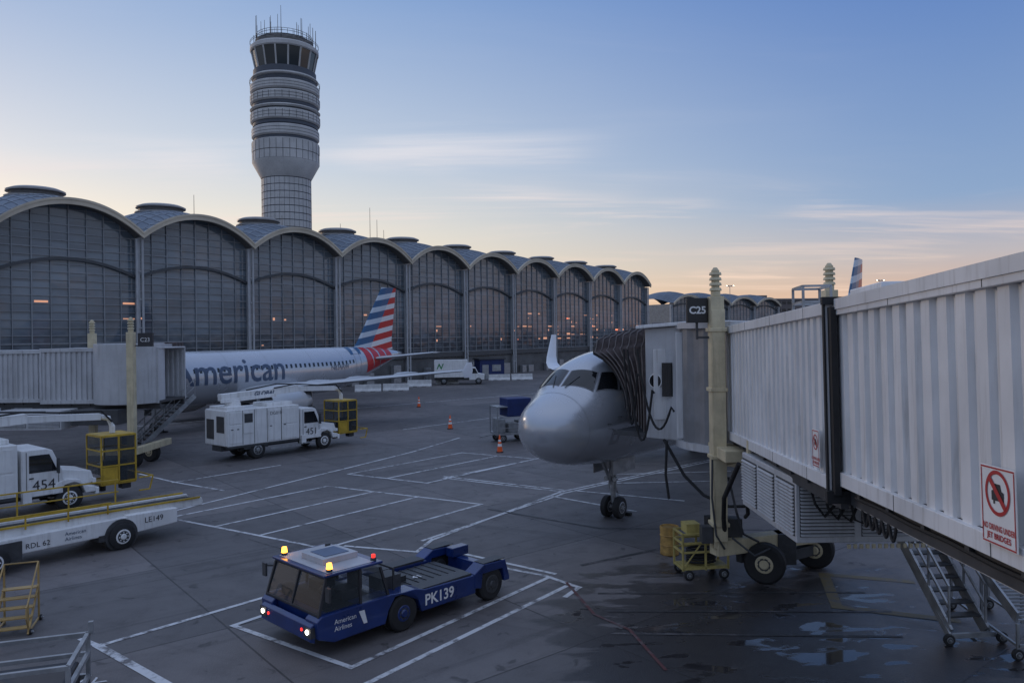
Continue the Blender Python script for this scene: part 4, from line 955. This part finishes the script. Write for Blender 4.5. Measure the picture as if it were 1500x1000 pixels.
b.done('rail_frame',mgrey,cr); b=B(); b.box(.1,2.9,.1,1.4,.31,1.1); b.done('tow_bar_cover',txtd,cr,bevel=.08); wheels(cr,[(x,y,.12) for x in (.2,2.8) for y in (.1,1.4)],.12,.08)
# ---------------- distance
def bldg(name,x,y,w,d,h,mat,n=10,fl=4):
    e=empty(name,(x,y,0),8); b=B(); b.box(0,w,0,d,0,h); b.box(w*.3,w*.45,d*.3,d*.6,h,h+3); b.done('walls',mat,e); b=B()
    for f in range(fl):
        for i in range(n): b.box(w*(i+.15)/n,w*(i+.85)/n,-.05,-.01,h*(f+.35)/fl,h*(f+.75)/fl)
    b.done('windows',glass,e); b=B(); b.box(-.5,w+.5,-.5,d+.5,h,h+.6); b.done('parapet',conc,e)
dk=M_('far_wall',(.15,.13,.125),.8,0,.2,.1)
bldg('parking_garage',125,420,48,40,24,dk,16,6); bldg('hangar_building',85,330,60,40,14,dk,12,2); bldg('office_building',170,430,70,40,16,dk,14,4); bldg('cargo_building',130,260,120,40,9,dk,20,2)
tr=B(); 
random.seed(5)
for i in range(420):
    x=-200+i*4+random.uniform(-2,2); y=820+random.uniform(-40,40); r=random.uniform(4,8); h=random.uniform(7,15)
    for q in range(3):
        ox,oy,oz=random.uniform(-2,2),random.uniform(-2,2),random.uniform(-2,2); bmesh.ops.create_icosphere(tr.bm,subdivisions=1,radius=r*.6,matrix=T(x+ox,y+oy,h-r*.3+oz)@Matrix.Diagonal((1,1,random.uniform(.7,1.3),1)))
    tr.box(x-.4,x+.4,y-.4,y+.4,0,h)
tr.done('distant_treeline',M_('foliage_dark',(.045,.05,.04),.9,0,.4,.2))
def pole(x,y,h):
    e=empty('light_pole',(x,y,0)); b=B(); b.cyl((0,0,0),(0,0,h),.16,.09,10); b.beam((-1.2,0,h),(1.2,0,h),.1,.1)
    for q in (-1,-.35,.35,1): b.box(q-.2,q+.2,-.35,.1,h+.05,h+.3)
    b.done('mast',mgrey,e); b=B()
    for q in (-1,1): b.box(q-.15,q+.15,-.37,-.352,h+.08,h+.27)
    b.done('lamps',E_('apron_lamp',(1,.85,.65),6),e)
pole(64,225,20); pole(108,225,21); pole(84,300,18)
# ---------------- world
SUN_AZ=-48; SUN_EL=2.0
w=bpy.data.worlds.new('World'); sc.world=w; w.use_nodes=True; nt=w.node_tree; bg=nt.nodes['Background']
sky=node(nt,'ShaderNodeTexSky'); sky.sky_type='NISHITA'; sky.sun_disc=False; sky.sun_elevation=R(SUN_EL); sky.sun_rotation=R(SUN_AZ); sky.air_density=1.0; sky.dust_density=1.0; sky.ozone_density=2.2
tc=node(nt,'ShaderNodeTexCoord').outputs['Generated']
sp=node(nt,'ShaderNodeSeparateXYZ'); L(nt,tc,sp.inputs[0]); X,Y,Z=sp.outputs
def cramp(f,stops):
    n=node(nt,'ShaderNodeValToRGB'); cr_=n.color_ramp
    while len(cr_.elements)<len(stops): cr_.elements.new(.5)
    for e_,(p_,c_) in zip(cr_.elements,stops): e_.position=p_; e_.color=c_+(1,)
    L(nt,f,n.inputs[0]); return n.outputs[0]
zc=mth(nt,'MAXIMUM',Z,0.0)
CR=cramp(zc,[(0,(.66,.38,.30)),(.04,(.71,.47,.38)),(.085,(.52,.47,.52)),(.15,(.255,.37,.60)),(.40,(.10,.21,.54)),(.62,(.25,.37,.70)),(1,(.50,.60,.84))])
CL=cramp(zc,[(0,(.88,.60,.40)),(.06,(.96,.76,.53)),(.13,(.86,.77,.65)),(.21,(.60,.65,.73)),(.4,(.27,.40,.66)),(.62,(.35,.47,.78)),(1,(.50,.60,.84))])
CB=cramp(zc,[(0,(.24,.26,.32)),(.1,(.36,.40,.50)),(.25,(.30,.40,.58)),(.6,(.32,.43,.70)),(1,(.50,.60,.84))])
az=R(SUN_AZ)
hl=mth(nt,'SQRT',mth(nt,'MAXIMUM',mth(nt,'ADD',mth(nt,'MULTIPLY',X,X),mth(nt,'MULTIPLY',Y,Y)),1e-4))
dt=mth(nt,'DIVIDE',mth(nt,'ADD',mth(nt,'MULTIPLY',X,math.sin(az)),mth(nt,'MULTIPLY',Y,math.cos(az))),hl)
lf=ramp(nt,dt,.15,1.0)
c=mixc(nt,lf,CR,CL)
c=mixc(nt,.12,c,mixc(nt,1.0,sky.outputs[0],(.6,.6,.6),'MULTIPLY'))
c=mixc(nt,ramp(nt,mth(nt,'MULTIPLY',mth(nt,'DIVIDE',Y,hl),-1.0),-.5,.1),c,CB)
zz=mth(nt,'ADD',zc,.07)
cb=node(nt,'ShaderNodeCombineXYZ'); L(nt,mth(nt,'DIVIDE',X,zz),cb.inputs[0]); L(nt,mth(nt,'DIVIDE',Y,zz),cb.inputs[1])
n1=noise(nt,mapping(nt,cb.outputs[0],(.30,1.25,1),-17,(2.3,.7,0)),1.0,6,.62,.6); n2=noise(nt,cb.outputs[0],.6,2,.5)
cl=mth(nt,'MULTIPLY',ramp(nt,n1,.45,.70),ramp(nt,n2,.38,.56))
# cirrus belt: reaches higher on the sunset side, stays low on the right
top=mth(nt,'ADD',.13,mth(nt,'MULTIPLY',lf,.19))
belt=ramp(nt,mth(nt,'SUBTRACT',top,zc),-.05,.06)
cl=mth(nt,'MULTIPLY',mth(nt,'MULTIPLY',cl,mth(nt,'MAXIMUM',belt,.10)),ramp(nt,Z,.0,.04))
cc=mixc(nt,ramp(nt,zc,.04,.26),(1.0,.74,.58),(.82,.80,.84))
c=mixc(nt,mth(nt,'MULTIPLY',cl,.75),c,cc)
L(nt,c,bg.inputs['Color']); bg.inputs['Strength'].default_value=1.0
sl=bpy.data.lights.new('sun','SUN'); sl.energy=.6; sl.angle=R(12); sl.color=(1,.78,.58); so=bpy.data.objects.new('sun',sl); sc.collection.objects.link(so)
el=R(10); d=Vector((math.sin(az)*math.cos(el),math.cos(az)*math.cos(el),math.sin(el))); so.rotation_euler=d.to_track_quat('Z','Y').to_euler(); so.location=(0,0,80)
# ---------------- camera
cd=bpy.data.cameras.new('camera'); cam=bpy.data.objects.new('camera',cd); sc.collection.objects.link(cam)
cd.lens=27; cd.sensor_width=36; cd.clip_end=12000; cd.clip_start=.1; cd.shift_y=-.0067
cam.matrix_world=T(0,0,6.8)@RX(90)@Matrix.Rotation(-.014,4,'Z'); sc.camera=cam
sc.view_settings.view_transform='Standard'; sc.view_settings.look='None'; sc.view_settings.exposure=0
